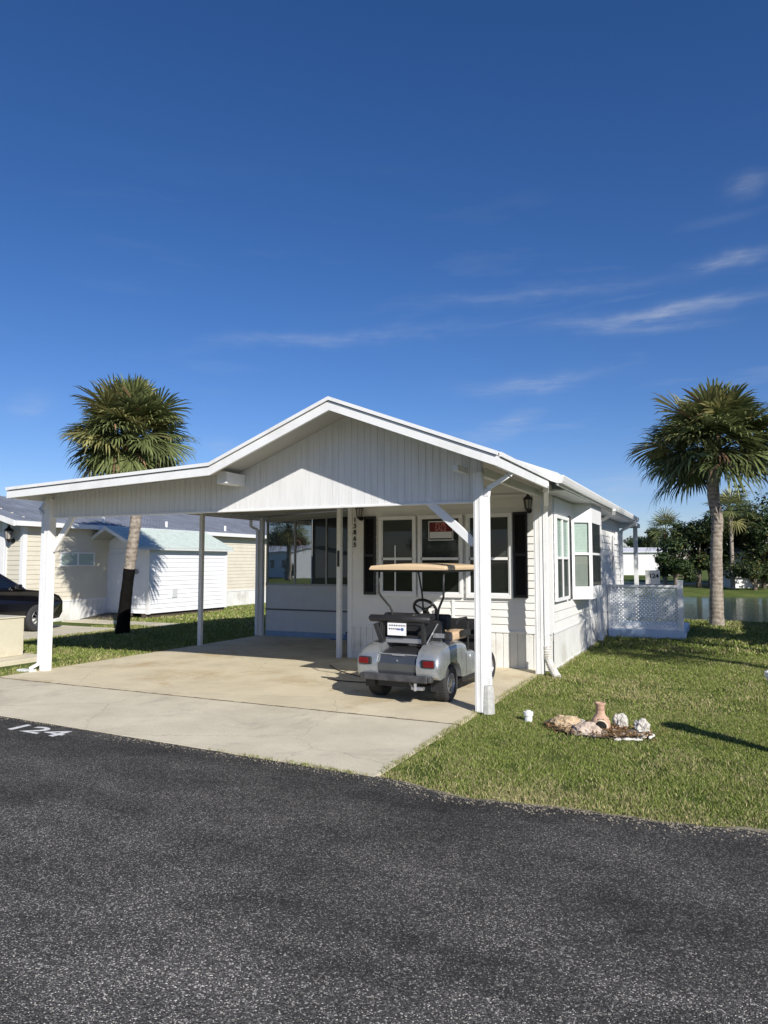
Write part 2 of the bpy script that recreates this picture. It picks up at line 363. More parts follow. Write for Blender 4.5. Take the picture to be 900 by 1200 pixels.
CAPR=concrete('apron_concrete',(.52,.47,.35),(.67,.61,.465),(.34,.31,.25),.6)
CSLB=concrete('slab_concrete',(.55,.48,.335),(.70,.62,.44),(.46,.34,.18),.7)
am=MB()
xa=ax([(-12.6,-2.66,100)])
W=len(xa)
am.v=[(x,redge_n(x)-.03,.008) for x in xa]+[(x,7.555,.012) for x in xa]+[(x,redge_n(x)-.03,-.04) for x in xa]
am.f=[(i,i+1,W+i+1,W+i) for i in range(W-1)]+[(2*W+i,2*W+i+1,i+1,i) for i in range(W-1)]; am.mi=[0]*len(am.f)
# taper the apron's far-left corner back to the slab
am.v=[(x,(y if i>=W else y),z) if x>-10.3 else (x, (min(y,7.555) if y>7 else y) - (0 if y<7 else (-10.3-x)*.55), z) for i,(x,y,z) in enumerate(am.v)]
am.add([(-2.66,redge_n(-2.66)-.03,.008),(-2.66,7.555,.012),(-2.66,7.555,-.05),(-2.66,redge_n(-2.66)-.03,-.05)],[(3,2,1,0)])
struct('driveway_apron',am,CAPR)
struct('carport_slab',MB().box(-10.22,-2.64,7.575,14.9,-.06,.014),CSLB)
cj=MB()
for i in range(60):
    x0=-10.3+i*.128; 
    cj.box(x0,x0+.1288,7.553+.006*math.sin(i*.9),7.578+.006*math.sin(i*1.7),-.03,.0145+(.002 if i%2 else 0))
struct('slab_joint',cj,mat('joint_dirt',(.13,.10,.06),.95,var=.5,vscale=15))
# painted road number
ROADP=mat('road_paint',(.72,.72,.70),.7,var=.12,vscale=30,dirt=(.08,.08,.08),dscale=22,damt=.8)
M=Matrix.Translation((-6.66,5.43,.0045))@Matrix.Rotation(R(-2),4,'Z')
o=text('painted_number','124',.34,ROADP,None,M,ext=.0008,sx=1.75,spacing=1.0,font_bold=.004); 
tag(o,'white stencilled number 124 painted on the asphalt at the driveway edge','road marking')
# next door's drive and path
struct('neighbour_driveway',MB().box(-18.2,-14.75,5.9,14.6,-.05,.006),CAPR)
struct('shed_path',MB().box(-18.2,-14.3,15.6,16.5,-.05,.005),CAPR)
struct('far_path',MB().box(-30,60,58.5,60.2,-.3,.22),CAPR)

# ---------------------------------------------------------------- grass blades
GB=leafmat('grass_blade',(.18,.225,.05),island=.55,rough=.6,trans=.2)
GB2=leafmat('grass_blade_dry',(.38,.33,.17),island=.4,rough=.7,trans=.1)
import array
def blades(name,region,dens,h,w,seed,label):
    rnd=random.Random(seed); V=[];F=[];MI=[]
    x0,x1,y0,y1=region; N=int((x1-x0)*(y1-y0)*dens)
    for _ in range(N):
        x=rnd.uniform(x0,x1); y=rnd.uniform(y0,y1)
        e=redge_n(x)
        if y<e-.01: continue
        if -2.6<x<-.55 and 0: continue
        # keep off concrete and houses
        if -10.24<x<-2.63 and y<15: 
            continue
        if x<=-10.24 and y<7.6-(-10.3-x)*.55+.02: continue
        if -18.2<x<-14.75 and y<14.6: continue
        if -18.2<x<-14.3 and 15.6<y<16.5: continue
        if -6.6<x<-2.48 and 11.9<y<23: continue
        if ((x+1.16)/.52)**2+((y-7.95)/.27)**2<1: continue
        if -13.2<x<-10.9 and 7.9<y<9.6: continue
        nn=mnoise.noise(Vector((x*1.1,y*1.1,0)))+.5*mnoise.noise(Vector((x*4,y*4,5)))
        edge=math.exp(-max(0,y-e)*3.0)
        pn=mnoise.noise(Vector((x*.45+9,y*.45,2))); pt=mnoise.noise(Vector((x*2.3,y*2.3,11)))
        dry=.12+.42*max(0,nn)+.5*edge+.35*max(0,pn)
        if pt>.28 and rnd.random()<.75: continue
        hh=h*rnd.uniform(.35,1.2)*(1+.55*nn)*(1.9 if rnd.random()<.012 else 1); a=rnd.uniform(0,6.283); t=rnd.uniform(.2,1.1)*hh
        if rnd.random()<.25*edge: continue
        b=rnd.uniform(0,6.283); dx,dy=math.cos(a)*w*.5,math.sin(a)*w*.5
        z=hgt(x,y)-.003; k=len(V)
        mx_,my_=x+math.cos(b)*t*.35,y+math.sin(b)*t*.35
        V+=[(x-dx,y-dy,z),(x+dx,y+dy,z),(mx_+dx*.8,my_+dy*.8,z+hh*.6),(mx_-dx*.8,my_-dy*.8,z+hh*.6),(x+math.cos(b)*t,y+math.sin(b)*t,z+hh)]
        F+=[(k,k+1,k+2,k+3),(k+3,k+2,k+4)]; mi=1 if rnd.random()<dry else 0; MI+=[mi,mi]
    g=MB(); g.v=V; g.f=F; g.mi=MI
    o=g.build(name,[GB,GB2]); tag(o,label,'grass',kind='stuff'); return o
blades('lawn_grass',(-2.66,1.6,5.2,9.5),13000,.030,.0055,1,'short green and straw coloured lawn grass beside the driveway and road edge')
blades('lawn_grass',(-2.66,3.2,9.5,15.5),5000,.038,.008,2,'short green lawn grass along the right side of the white house')
blades('lawn_grass',(-2.66,5,15.5,25.),700,.065,.025,3,'shaded lawn grass between the lattice screen and the pond bank')
blades('lawn_grass',(-16.0,-10.22,6.4,16),1300,.055,.014,4,'lawn grass strip between the carport and the neighbouring drive')
blades('lawn_grass',(-18.2,-10.22,16,27),350,.06,.03,5,'lawn grass around the white shed')

# tufts in the joints of the concrete
tr_=random.Random(31); V=[];F=[];MI=[]
def tuft(x,y,n,h):
    for _ in range(n):
        xx=x+tr_.gauss(0,.02); yy=y+tr_.gauss(0,.012); a=tr_.uniform(0,6.28); b=tr_.uniform(0,6.28); hh=h*tr_.uniform(.4,1.2); dx,dy=math.cos(a)*.003,math.sin(a)*.003; k=len(V)
        V.extend([(xx-dx,yy-dy,0),(xx+dx,yy+dy,0),(xx+math.cos(b)*hh*.6,yy+math.sin(b)*hh*.6,hh)]); F.append((k,k+1,k+2)); MI.append(tr_.randrange(2))
for _ in range(70): tuft(tr_.uniform(-6.4,-2.7) if tr_.random()<.8 else tr_.uniform(-10,-3),redge(-4)+.0+.0,0,.03)
for _ in range(60):
    x=-2.7-abs(tr_.gauss(0,.9)); tuft(x,redge_n(x)-.03,10,.035)
for _ in range(45): tuft(tr_.uniform(-10.2,-2.7),7.565,6,.02)
for _ in range(260): tuft(-2.655,tr_.uniform(5.6,11.4),9,.045)
for _ in range(150): tuft(-10.235,tr_.uniform(7.7,14.5),9,.045)
for _ in range(140): tuft(-2.47+abs(tr_.gauss(0,.02)),tr_.uniform(11.9,18),12,.07)
g=MB(); g.v=V; g.f=F; g.mi=MI
tag(g.build('edge_tufts',[GB,GB2]),'small tufts of grass growing along the edges of the concrete and house','grass',kind='stuff')
def smooth_pts_(p,n=6):
    out=[]; p=[Vector(q) for q in p]
    for i in range(len(p)-1):
        a=p[max(i-1,0)];b=p[i];c=p[i+1];d=p[min(i+2,len(p)-1)]
        for k in range(n):
            t=k/n; out.append(.5*((2*b)+(c-a)*t+(2*a-5*b+4*c-d)*t*t+(3*b-a-3*c+d)*t**3))
    return out+[p[-1]]
# ---------------------------------------------------------------- main house roof geometry
RP=[(-10.32,2.99),(-6.25,3.15),(-4.38,3.88),(-2.2,3.04)]
def rz_(x):
    for (a,b),(c,d) in zip(RP,RP[1:]):
        if x<=c or (c,d)==RP[-1]: return b+(d-b)*(x-a)/(c-a)
def slab(mb,pts,y0,y1,th):
    top=[(x,y0,z) for x,z in pts]; bot=[(x,y0,z-th) for x,z in pts][::-1]
    mb.prism(top+bot,(0,y1-y0,0))
carport=thing('carport','white gabled carport with a low side roof over the concrete slab','carport',(-6.4,8.4,0))
def rel(mb,root):  # shift world coordinates to the thing's own origin
    l=root.location; mb.v=[(x-l.x,y-l.y,z-l.z) for x,y,z in mb.v]; return mb
def part(name,mb,m,root,**k): return rel(mb,root).build(name,m,root,**k)
# roof: sheet + drip edge + fascia
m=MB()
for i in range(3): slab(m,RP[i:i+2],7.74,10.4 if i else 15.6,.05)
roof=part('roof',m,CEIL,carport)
m=MB()
for (a,b),(c,d) in zip(RP,RP[1:]):   # fascia board along the front
    m.prism([(a,7.70,b-.045),(c,7.70,d-.045),(c,7.70,d-.16),(a,7.70,b-.16)],(0,.04,0))
m.box(-2.24,-2.2,7.74,10.4,2.88,2.995); m.box(-10.32,-10.28,7.74,15.6,2.83,2.945)
f=part('fascia',m,WPAINT,carport)
m=MB()
for (a,b),(c,d) in zip(RP,RP[1:]):
    m.prism([(a,7.675,b+.012),(c,7.675,d+.012),(c,7.675,d-.034),(a,7.675,b-.034)],(0,.1,0))
m.box(-2.245,-2.175,7.776,10.4,3.0,3.052); m.box(-10.345,-10.27,7.776,15.6,2.955,3.0)
part('drip_edge',m,WPAINT,carport)
# pan ribs under the low roof
m=MB()
y=8.7
while y<14.6:
    m.prism([(-10.25,y,rz_(-10.25)-.052),(-6.3,y,rz_(-6.3)-.052),(-6.3,y,rz_(-6.3)-.075),(-10.25,y,rz_(-10.25)-.075)],(0,.03,0)); y+=.3
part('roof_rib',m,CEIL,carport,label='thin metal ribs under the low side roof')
# gable wall
m=MB()
a=Vector((-10.1,8.4,0))
top=lambda t: rz_(-10.1+t)-.052
vpanel(m,a,(1,0,0),7.5,2.56,top,(0,-1,0),pitch=.098,groove=.008,dep=.006)
# back skin
xsn=[-10.1,-6.25,-4.38,-2.6]
m.add([(x,8.43,rz_(x)-.052) for x in xsn]+[(x,8.43,2.56) for x in xsn],[(0,1,5,4),(1,2,6,5),(2,3,7,6)])
gw=part('gable_wall',m,GABLE,carport)
m=MB().box(-10.1,-2.6,8.38,8.46,2.535,2.562)
part('beam',m,WPAINT,carport,bevel=.004)
m=MB().box(-6.32,-6.15,7.95,8.39,2.9,3.06); part('purlin_end',m,WPAINT,carport,bevel=.004)
m=MB().box(-2.66,-2.58,8.46,11.45,2.87,2.98); part('side_beam',m,WPAINT,carport,bevel=.004)
m=MB().box(-2.86,-2.79,8.05,8.39,2.905,2.975); part('purlin_end',m,WPAINT,carport,bevel=.004)
def post(x,y,w,h,lab=None,flute=True):
    m=MB(); m.box(x-w/2,x+w/2,y-w/2,y+w/2,0.014,h)
    if flute:
        for s in (-1,1): m.box(x+s*w*.28-.008,x+s*w*.28+.008,y-w/2-.006,y-w/2+.001,.02,h-.01)
    return part('post',m,WPAINT,carport,bevel=.006,label=lab)
post(-2.615,8.31,.105,2.9,'thick front post at the lawn corner')
post(-10.12,8.38,.13,2.86,'front post at the left end of the carport')
post(-10.15,12.3,.085,2.9); post(-6.47,11.82,.085,3.0,'thin middle post beside the house wall')
post(-10.16,14.58,.1,2.9)
post(-2.62,11.52,.13,3.0,'rear post close to the corner of the house')
def brace(a,b,lab):
    part('brace',MB().bar(a,b,.05,.11,(0,-1,0)) if 0 else MB().bar(a,b,.045,.10),WPAINT,carport,bevel=.004,label=lab)
brace((-2.69,8.36,2.03),(-3.36,8.42,2.62),'diagonal brace on the thick front post')
brace((-10.06,8.40,2.0),(-9.60,8.42,2.6),'diagonal brace on the left front post')
# downspouts
DS=mat('downspout_white',(.78,.79,.79),.45,var=.04,bump=.1,bscale=30,dirt=(.45,.42,.35),dscale=3,damt=.4)
def spout(root,pts,w=.075,d=.055,lab=None,ribs=None):
    m=MB()
    for a,b in zip(pts,pts[1:]):
        m.bar(a,b,w,d,(0,-1,0) if abs(Vector(b).z-Vector(a).z)>.5 else (0,0,1))
    if ribs:
        (x,y,z0,z1)=ribs; z=z0
        while z<z1: m.box(x-w*.62,x+w*.62,y-d*.7,y+d*.7,z,z+.012); z+=.024
    return part('downspout',m,DS,root,bevel=.006,label=lab)
spout(carport,[(-2.24,8.45,2.93),(-2.27,8.42,2.85),(-2.52,8.36,2.70),(-2.525,8.34,2.6),(-2.525,8.34,.02)],ribs=(-2.525,8.34,.05,.42),lab='downspout with a ribbed grey boot on the front post')
spout(carport,[(-2.22,10.30,2.93),(-2.24,10.4,2.86),(-2.46,11.4,2.72),(-2.50,11.5,2.62),(-2.50,11.5,.42)],ribs=None,lab='downspout beside the house corner')
m=MB()
q=smooth_pts_([(-2.50,11.5,.46),(-2.50,11.5,.3),(-2.44,11.46,.16),(-2.36,11.38,.05),(-2.31,11.33,.0)],8)
m.tube(q,[.056 if k%2 else .067 for k in range(len(q))],10)
part('drain_elbow',m,mat('dirty_boot',(.66,.65,.6),.65,var=.25,vscale=14,dirt=(.3,.26,.2),dscale=9,damt=.8,bump=.3),carport,label='ribbed elbow at the foot of the corner downspout')
spout(carport,[(-10.40,8.5,2.84),(-10.42,8.45,2.72),(-10.40,8.42,2.68),(-10.265,8.38,2.60),(-10.265,8.38,.12),(-10.38,8.3,.04)],lab='downspout on the left front post')
spout(carport,[(-10.3,14.3,2.86),(-10.34,14.35,2.68),(-10.24,14.5,2.6),(-10.24,14.5,.02)],lab='downspout on the porch corner post')
# concrete boot around the front downspout
bm_=MB().lathe((-2.53,8.33,0),[(.085,0),(.08,.2),(.07,.30),(.065,.33)],10)
part('boot',bm_,mat('weathered_boot',(.42,.42,.39),.8,var=.2,vscale=20),carport)
# splash at post foot
m=MB().box(-10.52,-10.2,8.15,8.28,0,.04); part('splash_block',m,WPAINT,carport,bevel=.01)

# ---------------------------------------------------------------- the white mobile home
HX0,HX1,HY0,HY1=-6.33,-2.5,11.95,21.2
home=thing('mobile_home','long white vinyl-sided home with black shutters behind the carport','house',(-4.4,16.5,0))
# front wall
m=MB()
lap(m,(HX0,HY0,0),(1,0,0),HX1-HX0,.62,3.14,(0,-1,0),pitch=.125,dep=.02)
m.quad((HX0,HY0+.01,.5),(HX1,HY0+.01,.5),(HX1,HY0+.01,3.1),(HX0,HY0+.01,3.1))
# tympanum to the roof
m.add([(HX0,HY0,3.14),(HX1,HY0,3.14),(HX1,HY0,3.1),(-4.38,HY0,3.9),(HX0,HY0,3.1)],[(0,1,3)])
# right wall, left wall, back wall
lap(m,(HX1,HY0,0),(0,1,0),HY1-HY0,.64,2.97,(1,0,0),pitch=.165,dep=.022)
lap(m,(HX0,HY1,0),(0,-1,0),HY1-HY0,.62,3.1,(-1,0,0),pitch=.125)
lap(m,(HX1,HY1,0),(-1,0,0),HX1-HX0,.62,3.1,(0,1,0),pitch=.25)
part('siding',m,WHITE,home)
m=MB()
vpanel(m,(HX0,HY0-.004,0),(1,0,0),HX1-HX0,.0,lambda t:.6,(0,-1,0),pitch=.13,dep=.012,groove=.02)
vpanel(m,(HX1+.004,HY0,0),(0,1,0),HY1-HY0,lambda t:-.03,lambda t:.62,(1,0,0),pitch=.4,dep=.008,groove=.006)
part('skirting',m,SKIRT,home)
m=MB(); m.box(HX0,HX1,HY0-.034,HY0-.013,.6,.635); m.box(HX1+.013,HX1+.03,HY0,HY1,.605,.64)
m.box(HX1+.008,HX1+.022,HY0,HY1,-.02,.05)
m.box(HX0-.02,HX0+.07,HY0-.035,HY0+.02,0,3.1); m.box(HX1-.07,HX1+.026,HY0-.035,HY0+.03,.63,3.1)
m.box(-4.27,-4.22,HY0-.03,HY0,.64,1.18)
m.box(HX0,HX1,HY0-.03,HY0,2.92,2.97)
part('trim_board',m,TRIM,home,bevel=.004)
# small grey vent box on the front wall
part('wall_socket',MB().box(-4.62,-4.55,HY0-.04,HY0,.86,.95),mat('grey_plastic',(.25,.25,.25),.5),home,bevel=.004)
# windows on the front wall (flat frames standing proud)
def blinds(mb,x0,x1,z0,z1,y,pitch=.028):
    z=z0
    while z<z1:
        mb.quad((x0,y-.004,z),(x1,y-.004,z),(x1,y+.008,z+pitch*.86),(x0,y+.008,z+pitch*.86)); z+=pitch
def front_window(x0,x1,z0,z1,div=None):
    y=HY0-.03
    m=MB(); t=.055
    m.box(x0-t,x1+t,y-.045,y+.01,z1,z1+.07); m.box(x0-t,x1+t,y-.045,y+.01,z0-.07,z0)
    m.box(x0-t,x0,y-.045,y+.01,z0,z1); m.box(x1,x1+t,y-.045,y+.01,z0,z1)
    fr=part('window',m,TRIM,home,bevel=.004)
    zm=z0+(z1-z0)*.46
    hy=home.location
    def sub(name,mb,mt,lab=None): return rel(mb,home).build(name,mt,fr,label=lab)
    s=MB(); s.box(x0,x1,y-.03,y-.012,zm-.02,zm+.025); s.box(x0,x0+.02,y-.03,y-.012,z0,z1); s.box(x1-.02,x1,y-.03,y-.012,z0,z1); s.box(x0+.02,x1-.02,y-.03,y-.012,z0,z0+.025)
    if div: s.box(x0+div-.012,x0+div+.012,y-.026,y-.014,z0+.02,zm+.25)
    sub('sash',s,TRIM)
    p=MB(); p.quad((x0,y-.009,z0),(x1,y-.009,z0),(x1,y-.009,z1),(x0,y-.009,z1)); sub('pane',p,GLS)
    bl=MB(); blinds(bl,x0,x1,zm,z1,y-.001+.004); sub('blind',bl,BLIND)
    bk=MB(); bk.quad((x0,y+.004,z0),(x1,y+.004,z0),(x1,y+.004,zm),(x0,y+.004,zm)); sub('lower_blind',bk,mat('blind_dim',(.16,.165,.16),.8,var=.15))
WZ0,WZ1=1.25,2.58
front_window(-5.62,-4.99,WZ0,WZ1,.27); front_window(-4.84,-4.1,WZ0,WZ1); front_window(-3.93,-3.21,WZ0,WZ1)
def shutter(x0,x1,z0,z1):
    m=MB(); y=HY0-.02; m.box(x0,x1,y-.035,y+.01,z0,z0+.05); m.box(x0,x1,y-.035,y+.01,z1-.05,z1); m.box(x0,x0+.035,y-.035,y+.01,z0+.05,z1-.05); m.box(x1-.035,x1,y-.035,y+.01,z0+.05,z1-.05)
    zm=(z0+z1)/2; m.box(x0+.035,x1-.035,y-.035,y+.01,zm-.025,zm+.025)
    z=z0+.05
    while z<z1-.06:
        m.quad((x0+.035,y-.03,z),(x1-.035,y-.03,z),(x1-.035,y-.008,z+.032),(x0+.035,y-.008,z+.032)); z+=.03
    part('shutter',m,BLACK,home)
shutter(-6.0,-5.76,1.2,2.66); shutter(-3.14,-2.9,1.2,2.66)
def lantern(root,x,y,z,s=1.,nd=(0,-1)):
    m=MB(); ox,oy=nd[0]*.11*s,nd[1]*.11*s
    m.lathe((x+nd[0]*.01,y+nd[1]*.01,z-.12*s),[(.045*s,-.02*s),(.05*s,0),(.04*s,.03*s)],8,'y' if nd[1] else 'x')
    m.tube([(x,y,z-.12*s),(x+ox,y+oy,z-.15*s),(x+ox,y+oy,z-.1*s)],.012*s,6)
    m.lathe((x+ox,y+oy,z),[(.015*s,-.14*s),(.05*s,-.1*s),(.055*s,-.09*s)],8)
    m.lathe((x+ox,y+oy,z),[(.09*s,.07*s),(.085*s,.09*s),(.03*s,.14*s),(.012*s,.19*s)],8)
    for k in range(6):
        a=k*math.pi/3; m.tube([(x+ox+.05*s*math.cos(a),y+oy+.05*s*math.sin(a),z-.09*s),(x+ox+.075*s*math.cos(a),y+oy+.075*s*math.sin(a),z+.075*s)],.006*s,4)
    o=part('wall_lantern',m,LAMPM,root)
    g=MB().lathe((x+ox,y+oy,z),[(.045*s,-.088*s),(.068*s,.068*s)],8); rel(g,root).build('lamp_glass',LAMPG,o)
lantern(home,-6.06,HY0-.02,2.74,.95); lantern(home,-2.86,HY0-.02,2.79,.95)
part('post_plate',MB().box(-6.495,-6.445,11.765,11.773,1.72,2.02),BLACK,carport)
# house number, one digit above the other
NB=mat('number_black',(.02,.02,.02),.5)
for i,ch in enumerate('13865'):
    M=Matrix.Translation((-6.2-home.location.x,HY0-.03-home.location.y,2.6-.118*i))@Matrix.Rotation(R(90),4,'X')
    text('house_number',ch,.12,NB,home,M,ext=.005,font_bold=.003)
# side windows
def side_frame(root,y0,y1,z0,z1,x,t=.05,mull=None,pm=None,bl=None,split=.5):
    m=MB(); m.box(x,x+.05,y0-t,y1+t,z1,z1+.06); m.box(x,x+.05,y0-t,y1+t,z0-.06,z0); m.box(x,x+.05,y0-t,y0,z0,z1); m.box(x,x+.05,y1,y1+t,z0,z1)
    zm=z0+(z1-z0)*split; m.box(x,x+.042,y0,y1,zm-.022,zm+.022)
    if mull: m.box(x,x+.046,mull-.03,mull+.03,z0,z1)
    fr=part('window',m,TRIM,root,bevel=.004)
    p=MB(); p.quad((x+.03,y0,zm),(x+.03,y1,zm),(x+.03,y1,z1),(x+.03,y0,z1)); rel(p,root).build('pane',GLL,fr)
    p=MB(); p.quad((x+.03,y0,z0),(x+.03,y1,z0),(x+.03,y1,zm),(x+.03,y0,zm)); rel(p,root).build('screened_pane',GLS,fr)
    b=MB(); z=z0
    while z<z1: b.quad((x+.012,y0,z),(x+.012,y1,z),(x+.004,y1,z+.024),(x+.004,y0,z+.024)); z+=.028
    rel(b,root).build('blind',BLINDL,fr)
side_frame(home,12.06,13.08,1.2,2.55,HX1+.03,mull=12.56)
m=MB(); m.box(HX1+.024,HX1+.034,HY0+.06,13.7,2.62,2.91); part('header_board',m,TRIM,home)
m=MB(); y0_,y1_=13.30,13.52; x_=HX1+.015
m.box(x_,x_+.035,y0_,y1_,1.12,2.66); part('shutter',m,BLACK,home)
# bay window: facet A faces the camera
BX=-2.16; BY0,BY1,BY2,BY3=13.9,14.15,15.15,15.45
# plan: wall (HX1,BY0) -> (BX,BY1) -> (BX,BY2) -> (HX1,BY3)
plan=[(HX1+.01,13.72),(BX,14.0),(BX,15.3),(HX1+.01,15.58)]
bz0,bz1=1.12,2.922
bay=MB(); 
bay.prism([(x,y,bz1-.02) for x,y in plan],(0,0,.02)); bay.prism([(x,y,bz0-.02) for x,y in plan],(0,0,.02))
for (a,b) in zip(plan,plan[1:]):
    A=Vector((*a,0)); B=Vector((*b,0)); d=(B-A).normalized(); nn=Vector((d.y,-d.x,0)); L=(B-A).length
    def pan(s0,s1,z0,z1,off,thk=.03):
        p=[A+d*s0+nn*off,A+d*s1+nn*off,A+d*s1+nn*(off-thk),A+d*s0+nn*(off-thk)]
        bay.prism([(q.x,q.y,z0) for q in p],(0,0,z1-z0))
    pan(0,L,bz0,bz0+.22,.0); pan(0,L,bz1-.36,bz1-.02,.0); pan(0,.06,bz0+.22,bz1-.36,.001); pan(L-.06,L,bz0+.22,bz1-.36,.001)
    pan(.06,L-.06,1.94,1.985,-.004,.02)
bo=part('bay_window',bay,TRIM,home,bevel=.003)
for (a,b) in zip(plan,plan[1:]):
    A=Vector((*a,0)); B=Vector((*b,0)); d=(B-A).normalized(); nn=Vector((d.y,-d.x,0)); L=(B-A).length
    def q(s0,s1,z0,z1,off):
        p0=A+d*s0+nn*off; p1=A+d*s1+nn*off
        return ((p0.x,p0.y,z0),(p1.x,p1.y,z0),(p1.x,p1.y,z1),(p0.x,p0.y,z1))
    rel(MB().quad(*q(.06,L-.06,1.96,bz1-.36,-.018)),home).build('pane',GLL if L<1 else PDRK,bo)
    rel(MB().quad(*q(.06,L-.06,bz0+.22,1.96,-.018)),home).build('screened_pane',GLLS if L<1 else PDRK,bo)
    bb=MB(); z=bz0+.22
    while z<bz1-.37: bb.quad(*q(.06,L-.06,z,z+.025,-.05)); z+=.028
    rel(bb,home).build('blind',BLINDL,bo)
# further side windows and a vent
m=MB().box(HX1+.016,HX1+.03,19.2,19.5,1.6,2.5); part('narrow_window',m,PDRK,home)
m=MB().box(HX1+.016,HX1+.05,19.1,19.2,1.55,2.55); m.box(HX1+.016,HX1+.05,19.5,19.6,1.55,2.55); m.box(HX1+.016,HX1+.05,19.2,19.5,1.98,2.02); part('window_frame',m,TRIM,home)
m=MB().box(HX1+.016,HX1+.06,20.1,20.35,2.3,2.62); part('vent',m,TRIM,home,bevel=.005)
# roof of the home, a little above the carport roof
HR=[(-6.6,3.12),(-4.38,3.985),(-2.06,3.10)]
m=MB()
for i in range(2): slab(m,HR[i:i+2],10.42,HY1+.3,.05)
part('roof',m,mat('white_roof_metal',(.7,.71,.71),.45,var=.06),home)
m=MB(); m.box(-2.10,-2.06,10.42,HY1+.3,2.93,3.05)
for (a,b),(c,d) in zip(HR,HR[1:]):
    m.prism([(a,10.385,b+.005),(c,10.385,d+.005),(c,10.385,d-.15),(a,10.385,b-.15)],(0,.034,0))
part('fascia',m,WPAINT,home)
m=MB(); # gutter with lip along the right eave
m.prism([(-2.058,10.40,3.07),(-1.99,10.40,3.075),(-1.98,10.40,3.05),(-1.995,10.40,2.99),(-2.01,10.40,2.955),(-2.058,10.40,2.955)],(0,HY1-10.1,0))
part('gutter',m,WPAINT,home)
m=MB().box(-2.49,-2.11,11.2,HY1+.2,2.925,2.945); part('soffit',m,mat('soffit_white',(.62,.63,.63),.4,var=.03),home)
def hs(y,xe):
    spout(home,[(-2.0,y-.5,2.95),(-2.03,y-.42,2.86),(-2.42,y-.05,2.7),(-2.44,y,2.6),(-2.44,y,.25),(-2.38,y-.05,.05)],ribs=(-2.44,y,.1,.5))
hs(16.6,0); hs(HY1-.1,0)
# rear patio cover
m=MB(); m.box(-6.3,-2.12,HY1+.31,23.2,2.86,2.98); part('patio_cover',m,WPAINT,home,bevel=.005)
m=MB(); m.box(-2.3,-2.18,22.9,23.02,-.02,2.86); part('patio_post',m,WPAINT,home,bevel=.005)

# ---------------------------------------------------------------- screened porch between house and carport
porch=thing('screened_porch','glazed porch with grey lower panels at the back of the carport','porch',(-8.2,14.65,0))
PX0,PX1,PY=-10.08,HX0-.02,14.65
m=MB(); m.box(PX0,PX1,PY,PY+.06,.14,1.24); part('lower_panel',m,PGREY,porch)
m=MB(); m.box(PX0,PX1,PY-.012,PY+.0,.01,.138); part('base_board',m,PBLUE,porch)
m=MB(); m.box(PX0,PX1,PY-.02,PY-.001,.64,.675); part('rail',m,BROWN,porch)
PSCR=paneMat('porch_screen',.04,base=(.016,.019,.022))
div=[PX0+.03,-9.25,-8.37,-7.5,PX1-.02]
zt=lambda x: rz_(x)-.22
fr=MB(); fr.box(PX0,PX1,PY-.02,PY+.05,1.241,1.285)
fr.prism([(PX0,PY-.02,zt(PX0)),(PX1,PY-.02,zt(PX1)),(PX1,PY-.02,zt(PX1)+.05),(PX0,PY-.02,zt(PX0)+.05)],(0,.07,0))
for x in div: fr.prism([(x-.02,PY-.018,1.285),(x+.02,PY-.018,1.285),(x+.02,PY-.018,zt(x)),(x-.02,PY-.018,zt(x))],(0,.06,0))
part('frame',fr,mat('aluminium_frame',(.35,.35,.34),.45,metal=.3),porch)
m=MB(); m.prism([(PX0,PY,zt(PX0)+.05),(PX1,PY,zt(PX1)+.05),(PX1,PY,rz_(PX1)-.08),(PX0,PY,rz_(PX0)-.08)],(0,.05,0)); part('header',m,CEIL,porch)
for a,b in zip(div,div[1:]):
    xm=-8.78 if a<-8.78<b else b-.02
    mir=a<-8.78
    part('pane',MB().quad((a+.02,PY+.01,1.285),(xm,PY+.01,1.285),(xm,PY+.01,zt(xm)),(a+.02,PY+.01,zt(a))),PMIR if mir else PSCR,porch)
    if xm!=b-.02: part('screened_pane',MB().quad((xm+.004,PY+.014,1.285),(b-.02,PY+.014,1.285),(b-.02,PY+.014,zt(b)),(xm+.004,PY+.014,zt(xm))),PSCR,porch)
m=MB(); m.quad((PX0,PY+.06,.0),(PX0,PY+6,.0),(PX0,PY+6,2.9),(PX0,PY+.06,2.9)); part('side_wall',m,WHITE,porch)

# FOR SALE sign in the middle window
sg=thing('for_sale_sign','red and white FOR SALE sign in the middle front window','sign',(-4.45,HY0-.066,2.345))
m=MB().box(-.21,.21,-.004,.004,.0,.17); m.build('red_panel',mat('sign_red',(.11,.003,.006),.5),sg)
m=MB().box(-.21,.21,-.004,.004,-.115,0); m.build('white_panel',mat('sign_white',(.62,.62,.62),.5),sg)
m=MB(); m.box(-.235,.235,-.006,.006,.175,.19); m.box(-.235,.235,-.006,.006,-.155,-.14); m.box(-.235,-.222,-.006,.006,-.14,.175); m.box(.222,.235,-.006,.006,-.14,.175); m.build('frame',TRIM,sg)
SR=mat('sign_letter',(.42,.14,.14),.5)
text('lettering','FOR\nSALE',.105,SR,sg,Matrix.Translation((0,-.006,.088))@Matrix.Rotation(R(90),4,'X'),ext=.001,font_bold=.003,line=.75)
